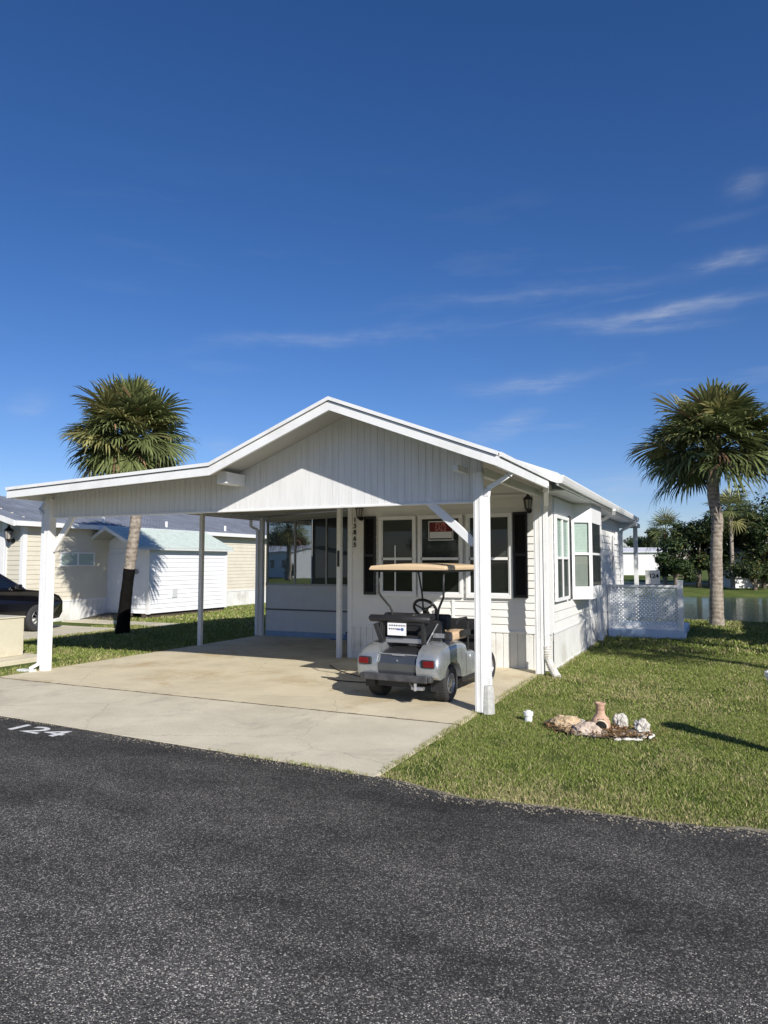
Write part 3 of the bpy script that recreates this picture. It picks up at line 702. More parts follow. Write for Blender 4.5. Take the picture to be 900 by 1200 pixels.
# ---------------------------------------------------------------- golf cart (local: x right, y forward, z up; origin under the rear axle)
SILV=mat('cart_silver_paint',(.40,.425,.44),.27,metal=.62,var=.08,vscale=5,coat=.4,dirt=(.20,.20,.18),dscale=6,damt=.5)
BPL=mat('cart_black_plastic',(.018,.018,.019),.5,var=.3,vscale=8,bump=.05)
RUB=mat('tyre_rubber',(.028,.028,.03),.8,var=.25,vscale=14,bump=.2,bscale=60)
HUB=mat('hubcap_silver',(.45,.45,.45),.35,metal=.7)
TANP=mat('tan_canopy',(.60,.45,.28),.5,var=.05)
TANS=mat('tan_seat_vinyl',(.60,.43,.27),.5,var=.06)
TAIL=mat('tail_light_red',(.13,.004,.006),.2,coat=.6)
CH=mat('bright_steel',(.6,.6,.62),.3,metal=.8)
cart=thing('golf_cart','silver golf cart with tan canopy parked under the carport','golf cart',(-3.70,8.78,.014),R(-2.5))
def cp(name,mb,m_,par=None,**k): return mb.build(name,m_,par or cart,**k)
# fender pods with wheel arch: side profile (y,z)
def arch(cy,cz,r,a0,a1,n=14): return [(cy+r*math.cos(a0+(a1-a0)*i/n),cz+r*math.sin(a0+(a1-a0)*i/n)) for i in range(n+1)]
prof=[(-.42,.33),(-.47,.36),(-.49,.48),(-.47,.56),(-.40,.645),(-.28,.70),(-.1,.73),(.14,.745),(.36,.735),(.47,.71),(.50,.60),(.78,.58),(.80,.27),(.36,.27)]+arch(0,.24,.295,R(8),R(158),14)
def fender(x0,x1,nm):
    m=MB(); s=1 if x1>0 else -1
    xo=x1 if s>0 else x0; xi=x0 if s>0 else x1
    # shoulders rounded: the outer skin leans in above z .66
    n=len(prof)
    def off(z): return -s*max(0,(z-.56))**1.5*1.2
    vs=[]; NR=6
    for q,(ins,dz_,dy_) in enumerate(((0,-.085,.045),(.012,-.045,.022),(.035,-.015,.008),(.08,.006,0),(.15,.018,0),(None,.024,0))):
        for y,z in prof:
            u=min(1,max(0,(z-.48)/.2)); x=(xo-s*ins) if ins is not None else xi
            vs.append((x,y+(dy_ if y<-.3 and z>.34 else 0),z+dz_*u))
    fs=[]
    for r in range(NR-1):
        for i in range(n):
            j=(i+1)%n; f=(r*n+i,r*n+j,(r+1)*n+j,(r+1)*n+i); fs.append(f if s>0 else f[::-1])
    fs+= [tuple(range(n))[::-1] if s>0 else tuple(range(n)), tuple(range((NR-1)*n,NR*n)) if s>0 else tuple(range((NR-1)*n,NR*n))[::-1]]
    m.add(vs,fs)
    o=cp(nm,m,SILV,smooth='auto'); return o
fender(.28,.585,'rear_fender'); fender(-.585,-.28,'rear_fender')
# deck between the fenders
m=MB(); pr=[(-.44,.35),(-.455,.5),(-.40,.615),(-.12,.67),(.3,.67),(.3,.35)]
m.prism([(-.281,y,z) for y,z in pr],(.562,0,0)); cp('rear_deck',m,mat('cart_dark_silver',(.10,.11,.12),.22,metal=.6,var=.1,coat=.4),bevel=.008)
m=MB(); m.prism([(-.235,-.404,.618),(.235,-.404,.618),(.19,-.12,.682),(-.19,-.12,.682)],(0,0,.008)); cp('bag_well',m,BPL)
m=MB(); m.box(-.26,.26,-.418,-.398,.605,.622); cp('deck_edge',m,SILV,bevel=.004)
# bumper
m=MB(); m.box(-.45,.45,-.54,-.47,.29,.375); m.box(-.5,-.45,-.53,-.44,.30,.37); m.box(.45,.5,-.53,-.44,.30,.37); m.box(-.2,-.12,-.47,-.3,.3,.35); m.box(.12,.2,-.47,-.3,.3,.35)
cp('rear_bumper',m,mat('bumper_scuffed',(.05,.05,.053),.55,var=.5,vscale=9),bevel=.015,seg=3)
# tail lights
for s in (-1,1):
    m=MB(); x=s*.44; m.box(x-.095,x+.095,-.505,-.47,.475,.575); h=cp('tail_light',m,BPL,bevel=.018,seg=3)
    m=MB(); x2=x+s*.018; m.box(x2-.07,x2+.07,-.518,-.50,.487,.563); m.build('lens',TAIL,h,bevel=.014,seg=3)
# hitch
m=MB(); m.tube([(.18,-.45,.27),(.3,-.55,.22),(.36,-.55,.22)],.014,8); m.tube([(.3,-.55,.2),(.3,-.55,.29)],.02,8); m.box(.22,.38,-.5,-.44,.2,.24); cp('tow_hitch',m,CH)
# underbody, rocker, floor
m=MB(); m.box(-.3,.3,-.4,1.95,.2,.33); m.tube([(-.5,0,.235),(.5,0,.235)],.05,10); m.tube([(-.45,1.62,.235),(.45,1.62,.235)],.035,10); cp('chassis',m,BPL)
cp('rocker_panel',MB().box(.47,.575,.36,1.36,.2,.268),BPL,bevel=.01); cp('rocker_panel',MB().box(-.575,-.47,.36,1.36,.2,.268),BPL,bevel=.01)
m=MB(); m.box(-.55,.55,.79,1.5,.27,.31); cp('floor_mat',m,BPL)
# front cowl
pf=[(1.36,.27),(1.40,.55),(1.36,.80),(1.40,.86),(1.55,.87),(1.80,.78),(1.98,.64),(2.02,.5),(2.0,.32),(1.93,.27)]+arch(1.62,.235,.275,R(2),R(178),12)
m=MB(); k=len(pf); fw_=lambda y: .55-.16*max(0,(y-1.45)/.65)
m.add([(-fw_(y),y,z) for y,z in pf]+[(fw_(y),y,z) for y,z in pf],[tuple(range(k))[::-1],tuple(range(k,2*k))]+[(i,(i+1)%k,k+(i+1)%k,k+i) for i in range(k)]); cp('front_cowl',m,SILV,bevel=.03,seg=3)
m=MB(); m.box(-.55,.55,1.30,1.39,.50,.955); m.box(-.53,.53,1.2,1.31,.80,.93); m.box(-.5,.5,1.2,1.24,.70,.74); cp('dashboard',m,BPL,bevel=.015)
# seat
m=MB(); m.box(-.50,.50,.18,.74,.74,.86); cp('seat',m,TANS,bevel=.04,seg=4)
m=MB(); m.box(-.49,-.01,.10,.20,.90,1.10); m.box(.01,.49,.10,.20,.90,1.10); cp('backrest',m,BPL,bevel=.035,seg=4)
# hip rails
for s in (-1,1):
    m=MB(); x=s*.535; m.tube([(x,.66,.58),(x,.66,.98),(x,.60,1.03),(x,.3,1.03),(x,.22,.96)],.016,8); m.box(x-.02,x+.025,.42,.70,.79,.87); cp('hip_restraint',m,BPL,smooth=False)
# rear bag bar: wide pad, posts and cross member
m=MB(); m.tube([(-.50,-.24,1.05),(-.49,-.25,1.05),(.36,-.25,1.05),(.37,-.24,1.05)],[.03,.047,.047,.03],12); cp('rear_pad',m,BPL,smooth=True)
m=MB(); 
for x in (-.33,.27):
    m.bar((x,-.24,1.06),(x,-.22,.70),.05,.06); m.bar((x,-.22,.72),(x,.06,.80),.05,.035); m.bar((x,-.22,1.0),(x,.12,1.05),.035,.03)
m.bar((-.33,-.2,.95),(.27,-.2,.95),.03,.03); m.bar((-.42,-.23,.98),(-.33,-.23,.76),.07,.07); cp('bag_rack',m,BPL,bevel=.006)
m=MB(); m.box(-.30,.24,-.20,-.17,.73,.80); m.box(.30,.47,-.02,0.02,.80,.86); cp('chrome_bar',m,CH,bevel=.008)
m=MB(); m.box(-.26,.2,-.21,-.12,.805,.83); cp('bag_tray',m,BPL)
m=MB(); m.prism([(-.43,-.02,.70),(-.43,.10,.70),(-.43,.13,1.02),(-.43,.03,1.02)],(.86,0,0)); m.box(-.40,-.30,-.22,0,.72,.95); cp('seat_back_shell',m,BPL,bevel=.02,seg=3)
cp('panel_seam',MB().box(.584,.587,.46,.466,.29,.57),BPL)
m=MB(); m.lathe((.586,.60,.52),[(.018,0),(.018,.004)],14,'x'); cp('round_sticker',m,mat('board_white',(.8,.8,.8),.5))
cp('deck_hinge',MB().box(-.09,.09,-.43,-.412,.598,.612),CH,bevel=.003); cp('key_lock',MB().lathe((.0,-.452,.54),[(.012,-.004),(.012,.004)],12,'y'),CH)
for s_ in (-1,1): cp('mud_flap',MB().box(s_*.47-.07,s_*.47+.07,-.30,-.29,.16,.33),BPL)
m=MB(); m.tube([(.30,-.2,.74),(.36,.02,.98)],.009,6); cp('support_rod',m,CH)
# white board on the rack with rows of small dark marks and a blue badge
wb=cp('notice_board',MB().box(-.235,.035,-.262,-.256,.835,.995),mat('board_white',(.8,.8,.8),.5))
rb=random.Random(3); m=MB()
for r_,z in enumerate((.962,.918)):
    x=-.215
    while x<.015:
        w=rb.uniform(.012,.02)
        if not (r_==1 and -.10<x): m.box(x,x+w,-.264,-.2621,z-.008,z+.010)
        x+=w+.010
m.build('lettering_marks',mat('marker_ink',(.05,.06,.1),.6),wb)
m=MB(); m.lathe((-.02,-.2625,.915),[(.022,-.0005),(.022,.0005)],14,'y'); m.box(-.10,-.045,-.264,-.2621,.905,.925); m.build('badge',mat('badge_blue',(.08,.12,.28),.5),wb)
# steering
m=MB(); c=Vector((-.27,1.02,1.10)); tl=Matrix.Rotation(R(-52),4,'X'); pts=[]
for k in range(25):
    a=2*math.pi*k/24; pts.append(c+tl@Vector((.175*math.cos(a),.175*math.sin(a),0)))
m.tube(pts,.022,8,cap=False)
for a in (90,210,330): 
    m.bar(c-tl@Vector((0,0,.02)),c+tl@Vector((.17*math.cos(R(a)),.17*math.sin(R(a)),0)),.06,.016)
m.tube([c,c+Vector((0,.30,-.24))],.03,8); m.lathe(c,[(.05,-.02),(.055,.01)],12); cp('steering_wheel',m,BPL,smooth=False)
# canopy
m=MB(); n=9
def cz(x,y): return 1.735+.03*(1-(x/.56)**2)+.012*(1-((y-.6)/.8)**2)
xs_=[-.56,-.54,-.4,-.2,0,.2,.4,.54,.56]; ys_=[-.18,-.16,0,.2,.5,.8,1.1,1.33,1.35]
vt=[(x,y,cz(x,y)-(.03 if abs(x)>.55 or y<-.17 or y>1.34 else 0)) for y in ys_ for x in xs_]
vb=[(x*(.99),y,1.685) for y in ys_ for x in xs_]
N=len(xs_); fs=[]
for j in range(N-1):
    for i in range(N-1):
        fs.append((j*N+i,j*N+i+1,(j+1)*N+i+1,(j+1)*N+i)); o_=N*N; fs.append((o_+j*N+i,o_+(j+1)*N+i,o_+(j+1)*N+i+1,o_+j*N+i+1))
def loop():
    L=[i for i in range(N)]+[j*N+N-1 for j in range(1,N)]+[(N-1)*N+i for i in range(N-2,-1,-1)]+[j*N for j in range(N-2,0,-1)]
    return L
L=loop()
for a,b in zip(L,L[1:]+L[:1]): fs.append((a,N*N+a,N*N+b,b))
m.add(vt+vb,fs); cp('canopy',m,TANP,smooth=False,bevel=.004)
m=MB(); 
for s in (-1,1): m.box(s*.47-.02,s*.47+.02,-.12,1.3,1.655,1.684)
m.box(-.45,.45,-.08,-.04,1.655,1.684); m.box(-.45,.45,1.2,1.24,1.655,1.684); cp('canopy_frame',m,BPL)
for s in (-1,1):
    m=MB(); x=s*.475; m.tube([(x,-.04,1.67),(x*1.0,-.05,1.5),(x,-.05,1.38),(x*.97,-.02,1.33),(x*.76,.06,1.18),(x*.72,.08,1.12),(x*.72,.08,.80)],.0155,8); cp('rear_strut',m,BPL,smooth=True)
    m=MB(); m.tube([(x,1.22,1.67),(x,1.36,1.3),(x,1.44,.86)],.014,8); cp('front_strut',m,BPL,smooth=True)
m=MB(); 
pass
# wheels
def wheel(x,y,s):
    root_=MB(); prof_=[(.13,-.085),(.20,-.095),(.222,-.082),(.228,-.05),(.228,.05),(.222,.082),(.20,.095),(.13,.085)]
    m=MB(); m.lathe((0,0,0),[(r,h*1.0) for r,h in prof_],32,'x',cap=False); m.lathe((0,0,0),[(.13,.085),(.13,-.085)],32,'x',cap=False)
    # tread blocks
    for k in range(36):
        a=2*math.pi*k/36
        for h0,h1 in ((-.07,-.01),(.01,.07)):
            a0=a+(.03 if h0>0 else -.03); v=[]
            for h in (h0,h1):
                for (rr,aa) in ((.226,a0-.05),(.226,a0+.05),(.233,a0+.045),(.233,a0-.045)):
                    v.append((h,rr*math.cos(aa),rr*math.sin(aa)))
            m.add(v,[(3,2,1,0),(4,5,6,7),(0,1,5,4),(1,2,6,5),(2,3,7,6),(3,0,4,7)])
    w=cp('wheel',m,RUB,smooth=False); w.location=(x,y,.233)
    m=MB(); so=s
    m.lathe((0,0,0),[(.13,so*.03),(.128,so*.082),(.118,so*.086),(.105,so*.06),(.07,so*.05),(.05,so*.075),(.0,so*.08)],28,'x',cap=False)
    for k in range(10):
        a=2*math.pi*k/10
        m.bar((so*.064,.045*math.cos(a),.045*math.sin(a)),(so*.072,.113*math.cos(a),.113*math.sin(a)),.014,.014,(1,0,0))
    m.build('rim',HUB,w)
    m=MB(); m.lathe((so*.01,0,0),[(.12,0),(.118,so*.005)],24,'x'); m.build('rim_backing',BPL,w)
for s in (-1,1): wheel(s*.47,0,s); wheel(s*.44,1.62,s)

# ---------------------------------------------------------------- small things round the carport
def hose():
    m=MB(); c=Vector((-7.05,14.3,.03)); pts=[]
    for k in range(70):
        a=k*.32; r=.20+.02*math.sin(k*.9); pts.append(c+Vector((r*math.cos(a),r*.7*math.sin(a)*.6,.02+.004*k+ .05*abs(math.sin(a)))))
    pts=[c+Vector((-1.1,.16,0)),c+Vector((-.8,.05,.01)),c+Vector((-.45,.08,.06))]+pts
    m.tube(pts,.011,6); o=m.build('garden_hose',mat('hose_blue',(.06,.16,.36),.5),smooth=True); tag(o,'coiled blue garden hose on the slab against the porch wall','hose')
hose()
bn=thing('storage_tub','blue plastic tub behind the thin middle post','tub',(-6.28-.25,12.62,.014))
m=MB(); m.lathe((0,0,0),[(.16,0),(.20,.36),(.215,.37),(.215,.40),(.19,.40),(.15,.03)],20,cap=False); m.lathe((0,0,0),[(.15,.02),(.15,.021)],20); m.build('body',mat('tub_blue',(.03,.07,.22),.5),bn,smooth=False)
m=MB(); m.box(-.235,-.2,-.05,.05,.3,.33); m.build('handle',mat('tub_blue',(.03,.07,.22),.5),bn)
for i,(dx,dy,lean,lb) in enumerate([(-.06,.02,.05,'white-handled broom standing in the blue tub'),(.07,.05,.02,'shorter grey-handled brush standing in the blue tub')]):
    r=thing('broom',lb,'broom',(-6.53+dx,12.62+dy,.05),0,'brooms in the blue tub'); h=[1.25,1.0][i]
    MB().tube([(0,0,0),(lean,.05,h)],.013,8).build('handle',[WPAINT,mat('grey_plastic',(.25,.25,.25),.5)][i],r,smooth=True)
    MB().box(-.1,.1,-.02,.02,.45,.52).build('head',BPL,r)
# wire stand beside the skirting
ws=thing('wire_plant_stand','thin dark wire plant stand in front of the white skirting','plant stand',(-5.35,11.55,.014))
m=MB()
for k in range(3):
    a=k*2.1; m.tube([(.22*math.cos(a),.22*math.sin(a),0),(.1*math.cos(a),.1*math.sin(a),.3),(.2*math.cos(a),.2*math.sin(a),.62)],.006,6)
m.build('leg',LAMPM,ws)
for z,r in ((.62,.2),(.3,.1)):
    m=MB(); m.tube([(r*math.cos(t*.3307),r*math.sin(t*.3307),z) for t in range(20)],.006,6,cap=False); m.build('ring',LAMPM,ws)
# power cord running out on the slab
m=MB(); pts=[(-6.15,10.9,.02),(-5.85,10.55,.022),(-5.5,10.25,.02),(-5.1,10.0,.022),(-4.75,9.86,.02),(-4.5,9.9,.022),(-4.3,9.8,.02)]
def smooth_pts(p,n=6):
    out=[]; p=[Vector(q) for q in p]
    for i in range(len(p)-1):
        a=p[max(i-1,0)];b=p[i];c=p[i+1];d=p[min(i+2,len(p)-1)]
        for k in range(n):
            t=k/n; out.append(.5*((2*b)+(c-a)*t+(2*a-5*b+4*c-d)*t*t+(3*b-a-3*c+d)*t**3))
    return out+[p[-1]]
m.tube(smooth_pts(pts),.009,6); m.tube(smooth_pts([(-4.4,9.75,.02),(-4.8,9.55,.022),(-5.2,9.52,.02),(-5.45,9.6,.02)]),.009,6)
o=m.build('power_cord',mat('cord_brown',(.06,.03,.02),.6),smooth=True); tag(o,'dark power cord lying across the slab beside the golf cart','cord')

# PVC clean-out cap
cc=MB().lathe((0,0,0),[(.045,-.02),(.045,.06),(.055,.06),(.055,.10),(.03,.105),(.028,.115)],14).build('cleanout_cap',WPAINT,smooth=False); cc.location=(-2.0,8.15,0); tag(cc,'small white pipe cap in the lawn left of the rock bed','pipe cap')
# rock bed
bed=MB(); 
pts=[(-1.16+.52*math.cos(a)*(1+.08*math.sin(3*a)),7.95+.27*math.sin(a)*(1+.1*math.cos(2*a)),-.005) for a in [k*math.pi/16 for k in range(32)]]
bed.v=pts+[(-1.16,7.95,.03)]; bed.f=[(i,(i+1)%32,32) for i in range(32)]; bed.mi=[0]*32
o=bed.build('soil_bed',mat('bed_soil',(.13,.095,.055),.95,var=.6,vscale=22,bump=.6,bscale=40)); tag(o,'brown leaf-littered soil patch under the rocks','soil',kind='stuff')
LT=leafmat('leaf_litter',(.20,.12,.055),island=.6,trans=.05)
rl=random.Random(9); m=MB()
for _ in range(2200):
    a=rl.uniform(0,6.28); r=math.sqrt(rl.random()) if rl.random()<.6 else abs(rl.gauss(.7,.35)); x=-1.2+.56*r*math.cos(a); y=7.95+.3*r*math.sin(a); s=rl.uniform(.008,.02); z=.02+rl.uniform(0,.03); t=rl.uniform(0,3)
    d=Vector((math.cos(t)*s,math.sin(t)*s,rl.uniform(-.4,.6)*s)); e=Vector((-math.sin(t)*s*.5,math.cos(t)*s*.5,rl.uniform(-.3,.3)*s)); p=Vector((x,y,z)); m.quad(p-d,p+e,p+d,p-e)
o=m.build('leaf_litter',LT); tag(o,'dry brown leaves and mulch scattered between the rocks','leaf litter',kind='stuff')
def rock(name,loc,size,seed,mt,label,cat='rock',group='rocks in the small lawn bed',rz=0):
    bm=bmesh.new(); bmesh.ops.create_icosphere(bm,subdivisions=4,radius=1)
    for v in bm.verts:
        q=v.co.copy()+Vector((seed*7.3,seed*2.1,0)); f=1+.42*mnoise.noise(q*1.3)+.34*(.25-abs(mnoise.noise(q*2.6)))+.16*(.2-abs(mnoise.noise(q*5.5)))+.09*mnoise.noise(q*11)
        v.co*=f
        # facets
        v.co=Vector((v.co.x*size[0],v.co.y*size[1],max(v.co.z,-.35)*size[2]))
    me=bpy.data.meshes.new(name); bm.to_mesh(me); bm.free(); me.materials.append(mt)
    o=bpy.data.objects.new(name,me); col.objects.link(o); o.location=loc; o.rotation_euler=(0,0,rz); tag(o,label,cat,group); return o
RK1=mat('rock_tan',(.44,.33,.20),.9,var=.35,vscale=9,bump=.8,bscale=14,dirt=(.6,.52,.42),dscale=5,damt=.7)
RK2=mat('rock_pinkish',(.48,.38,.30),.9,var=.3,vscale=10,bump=.8,bscale=16,dirt=(.62,.58,.52),dscale=6,damt=.7)
RK3=mat('rock_grey_white',(.55,.52,.46),.9,var=.25,vscale=8,bump=.9,bscale=16,dirt=(.12,.11,.1),dscale=9,damt=.8)
rock('rock',(-1.56,8.00,.02),(.15,.10,.10),1,RK1,'jagged tan rock at the left end of the bed',rz=.3)
rock('rock',(-1.31,7.80,.01),(.16,.10,.10),2,RK2,'pale pinkish rock lying in front of the clay chimney pot',rz=-.3)
rock('rock',(-1.0,8.22,.05),(.075,.07,.10),3,RK3,'rounded grey-white rock just right of the clay pot')
rock('rock',(-.76,8.0,.07),(.08,.07,.085),4,RK3,'pale rounded rock near the right end of the bed')
rock('rock',(-.83,7.93,.0),(.10,.06,.05),5,mat('rock_dark',(.10,.09,.075),.9,var=.4,vscale=9,bump=.8),'low dark rock under the pale rounded rock')
rock('rock',(-1.70,8.05,.0),(.08,.05,.06),6,mat('rock_dark',(.10,.09,.075),.9),'small dark rock left of the tan rock')
WS=mat('edging_white',(.66,.64,.58),.8,var=.2,vscale=12,bump=.3)
sr_=random.Random(5)
for i in range(14):
    a=sr_.uniform(0,6.28); rr=sr_.uniform(.3,1.0); z=sr_.uniform(.018,.04)
    rock('small_stone',(-1.16+.56*rr*math.cos(a),7.95+.28*rr*math.sin(a),.01),(z*1.3,z,z*.8),20+i,[RK1,RK2,RK3][i%3],'small pale stone among the dry leaves of the rock bed','stone','small stones in the leaves',sr_.uniform(0,3))
def edging(pts,label):
    m=MB(); q=smooth_pts(pts,5); m.tube(q,[.013+.006*math.sin(i*2.1+len(q)) for i in range(len(q))],7); o=m.build('edging_stone',WS); tag(o,label,'edging','white edging pieces round the rock bed')
edging([(-1.0,7.665,-.004),(-.86,7.69,.01),(-.74,7.745,.004)],'curved white edging strip at the front right of the rock bed')
edging([(-.68,7.80,.015),(-.64,7.88,.03),(-.68,7.96,.02)],'short white edging piece at the right tip of the rock bed')
edging([(-1.62,8.25,.02),(-1.48,8.28,.03),(-1.36,8.26,.02)],'white edging piece behind the tan rock')
# clay chimney pot (chiminea)
def pot():
    M_=[mat('terracotta_faded',(.50,.32,.22),.85,var=.25,vscale=12,dirt=(.66,.58,.47),dscale=5,damt=.95,bump=.2),BLACK]
    root=thing('chiminea','small weathered terracotta chiminea with a dark mouth in the rock bed','chiminea',(-1.18,7.99,0),R(8)); root.scale=(.8,.8,.85)
    n=28; prof=[(.05,.0),(.10,.02),(.128,.07),(.125,.12),(.10,.165),(.066,.195),(.058,.22),(.056,.29),(.058,.32),(.072,.335),(.072,.35),(.052,.352),(.045,.33),(.045,.2)]
    vs=[];fs=[]
    for (r,h) in prof:
        for k in range(n):
            a=2*math.pi*k/n; vs.append((r*math.cos(a),r*math.sin(a),h))
    def hole(i,k):
        a=2*math.pi*(k+.5)/n; h=(prof[i][1]+prof[i+1][1])/2
        return i in (1,2,3) and abs(((a-R(270)+math.pi)%(2*math.pi))-math.pi)<R(42 if i<3 else 30)
    for i in range(len(prof)-1):
        for k in range(n):
            if hole(i,k): continue
            fs.append((i*n+k,i*n+(k+1)%n,(i+1)*n+(k+1)%n,(i+1)*n+k))
    m=MB(); m.add(vs,fs); b=m.build('body',M_[0],root,smooth=True); so=b.modifiers.new('s','SOLIDIFY'); so.thickness=.012; so.offset=-1
    m=MB(); m.lathe((0,0,0),[(.09,.02),(.112,.07),(.11,.12),(.085,.16)],20); m.build('inner_wall',mat('soot',(.01,.009,.008),.95),root)
    # lip round the mouth
    m=MB(); pts=[]
    for k in range(17):
        t=-math.pi*.08+ (math.pi*1.16)*k/16; pts.append((.088*math.cos(t),-.118+ .035*abs(math.cos(t)),.05+.10*math.sin(t)))
    m.tube(pts,.012,8); m.build('mouth_rim',mat('terracotta_pale',(.58,.48,.36),.85,var=.2,vscale=10),root,smooth=True)
pot()
# tall white tapered planter at the right edge
pl=thing('planter','tall white tapered planter standing on the lawn at the right edge','planter',(.55,7.78,-.01),0)
m=MB(); m.lathe((0,0,0),[(.06,0),(.07,.03),(.145,.71),(.168,.715),(.168,.765),(.145,.77),(.13,.70)],24,cap=False); m.lathe((0,0,0),[(.155,.69),(.15,.7)],24); m.build('body',WPAINT,pl,smooth=False)
m=MB(); m.lathe((0,0,0),[(.12,0),(.12,.02),(.07,.035)],20); m.build('foot',WPAINT,pl)
# utility box
ub=thing('utility_box','beige utility cabinet on a concrete pad left of the carport','utility box',(-12.36,8.83,0))
UB=mat('utility_beige',(.58,.545,.42),.6,var=.06,dirt=(.3,.24,.15),dscale=2.5,damt=.5)
m=MB(); m.box(-.55,.49,-.55,.5,.06,.76); m.box(-.57,.51,-.57,.52,.76,.79); m.build('cabinet',UB,ub,bevel=.02,seg=3)
m=MB(); m.box(-.85,1.0,-.8,.72,-.04,.06); m.build('pad',CAPR,ub,bevel=.01)
m=MB(); m.box(.491,.496,-.35,-.25,.2,.3); m.build('rust_mark',mat('rust',(.12,.06,.03),.8),ub)
m=MB(); m.box(-.02,.02,-.575,-.55,.35,.45); m.build('latch',CH,ub,bevel=.004)
# ---------------------------------------------------------------- beige neighbour home
nb=thing('neighbour_home','long beige-sided home with a blue-grey metal roof behind the shed','house',(-21,22,0))
NX0,NX1,NY0,NY1=-25.5,-18.5,14.42,40
m=MB()
lap(m,(NX1,NY0,0),(0,1,0),NY1-NY0,.6,3.02,(1,0,0),pitch=.14)
part('side_siding',m,BEIGE,nb)
m=MB(); lap(m,(NX0,NY0,0),(1,0,0),NX1-NX0,.6,3.02,(0,-1,0),pitch=.14)
z=3.02; xx=0
while z<4.0:
    xx=(z-3.02)/.28; lap(m,(NX0+xx,NY0,0),(1,0,0),NX1-NX0-2*xx,z,min(z+.14,4.1),(0,-1,0),pitch=.14); z+=.14
m.quad((NX0,NY1,0),(NX0,NY0,0),(NX0,NY0,3),(NX0,NY1,3))
part('front_siding',m,mat('cream_siding',(.62,.58,.47),.55,var=.05),nb)
m=MB(); vpanel(m,(NX1,NY0,0),(0,1,0),NY1-NY0,-.02,lambda t:.6,(1,0,0),pitch=.2,dep=.015,groove=.02)
vpanel(m,(NX0,NY0,0),(1,0,0),NX1-NX0,-.02,lambda t:.6,(0,-1,0),pitch=.2,dep=.015,groove=.02); part('skirting',m,SKIRT,nb)
m=MB(); m.box(NX1-.1,NX1+.03,NY0-.04,NY0+.1,0,3.02); m.box(NX1-.55-.35,NX1-.5-.2,NY0-.03,NY0,.6,3.0); m.box(NX1+.0,NX1+.03,NY0+.1,NY1,.58,.63); part('corner_trim',m,TRIM,nb)
# roof
m=MB(); ov=.25
ridge=(-22,4.05)
nr=[(NX0-ov,3.02),(ridge[0],ridge[1]),(NX1+ov,3.02)]
for i in range(2): slab(m,nr[i:i+2],NY0-.5,NY1,.06)
y=NY0-.45
while y<NY1:
    m.prism([(ridge[0],y,ridge[1]+.002),(NX1+ov,y,3.022),(NX1+ov,y,3.055),(ridge[0],y,ridge[1]+.035)],(0,.035,0)); y+=.42
part('roof',m,ROOFB,nb)
m=MB(); m.box(NX1+ov,NX1+ov+.1,NY0-.5,NY1,2.86,3.0)
for (a,b),(c,d) in zip(nr,nr[1:]): m.prism([(a,NY0-.54,b-.01),(c,NY0-.54,d-.01),(c,NY0-.54,d-.17),(a,NY0-.54,b-.17)],(0,.038,0))
part('fascia',m,WPAINT,nb)
m=MB(); m.box(NX1,NX1+ov,NY0-.5,NY1,2.9,2.93); part('soffit',m,CEIL,nb)
for yy in (17.5,20.5,24,27.5):
    m=MB(); m.lathe((-18.6,yy,3.04),[(.05,0),(.05,.28)],10); part('vent_pipe',m,WPAINT,nb)
def nwin(y0,y1,z0,z1):
    m=MB(); x=NX1+.016; t=.05
    m.box(x,x+.03,y0-t,y1+t,z1,z1+t); m.box(x,x+.03,y0-t,y1+t,z0-t,z0); m.box(x,x+.03,y0-t,y0,z0,z1); m.box(x,x+.03,y1,y1+t,z0,z1); ym=(y0+y1)/2; m.box(x,x+.03,ym-.03,ym+.03,z0,z1)
    w=part('window',m,TRIM,nb); rel(MB().quad((x+.012,y0,z0),(x+.012,y1,z0),(x+.012,y1,z1),(x+.012,y0,z1)),nb).build('pane',paneMat('frosted_pane',.12,base=(.30,.40,.36)) if 'frosted_pane' not in MATS else MATS['frosted_pane'],w)
nwin(15.75,17.0,1.72,2.08); nwin(28,29.2,1.3,2.3)
lantern(nb,-18.92,NY0-.02,2.62,1.5)
m=MB(); m.box(-20.4,-19.3,NY0-.035,NY0-.014,.62,2.7); part('entry_door',m,TRIM,nb)

# ---------------------------------------------------------------- white shed with mint roof
sh=thing('garden_shed','white clapboard garden shed with a mint green gable roof','shed',(-17.9,19.6,0))
SX0,SX1,SY0,SY1=-18.97,-16.72,17.68,21.7
m=MB(); 
lap(m,(SX1,SY0,0),(0,1,0),SY1-SY0,.14,2.28,(1,0,0),pitch=.15,dep=.02)
lap(m,(SX0,SY0,0),(1,0,0),SX1-SX0,.14,2.28,(0,-1,0),pitch=.15,dep=.02)
m.quad((SX0,SY1,.1),(SX0,SY0,.1),(SX0,SY0,2.3),(SX0,SY1,2.3))
m.add([(SX0,SY0,2.28),(SX1,SY0,2.28),((SX0+SX1)/2,SY0,2.86)],[(0,1,2)])
part('siding',m,mat('shed_white',(.78,.79,.80),.5,var=.03),sh)
m=MB(); m.box(SX0-.03,SX0+.07,SY0-.035,SY0+.01,.12,2.3); part('corner_trim',m,TRIM,sh)
m=MB(); m.box(SX1-.07,SX1+.035,SY0-.035,SY0+.06,.12,2.3); part('corner_trim',m,TRIM,sh)
m=MB(); m.box(SX1-.0,SX1+.035,SY1-.08,SY1,.12,2.3); part('corner_trim',m,TRIM,sh)
m=MB(); m.box(-18.55,-17.6,SY0-.05,SY0-.022,.2,2.1); dr=part('door',m,mat('door_white',(.7,.72,.74),.5,var=.05),sh,bevel=.01)
m=MB(); m.box(-17.72,-17.66,SY0-.09,SY0-.05,1.05,1.2); rel(m,sh).build('door_handle',BLACK,dr)
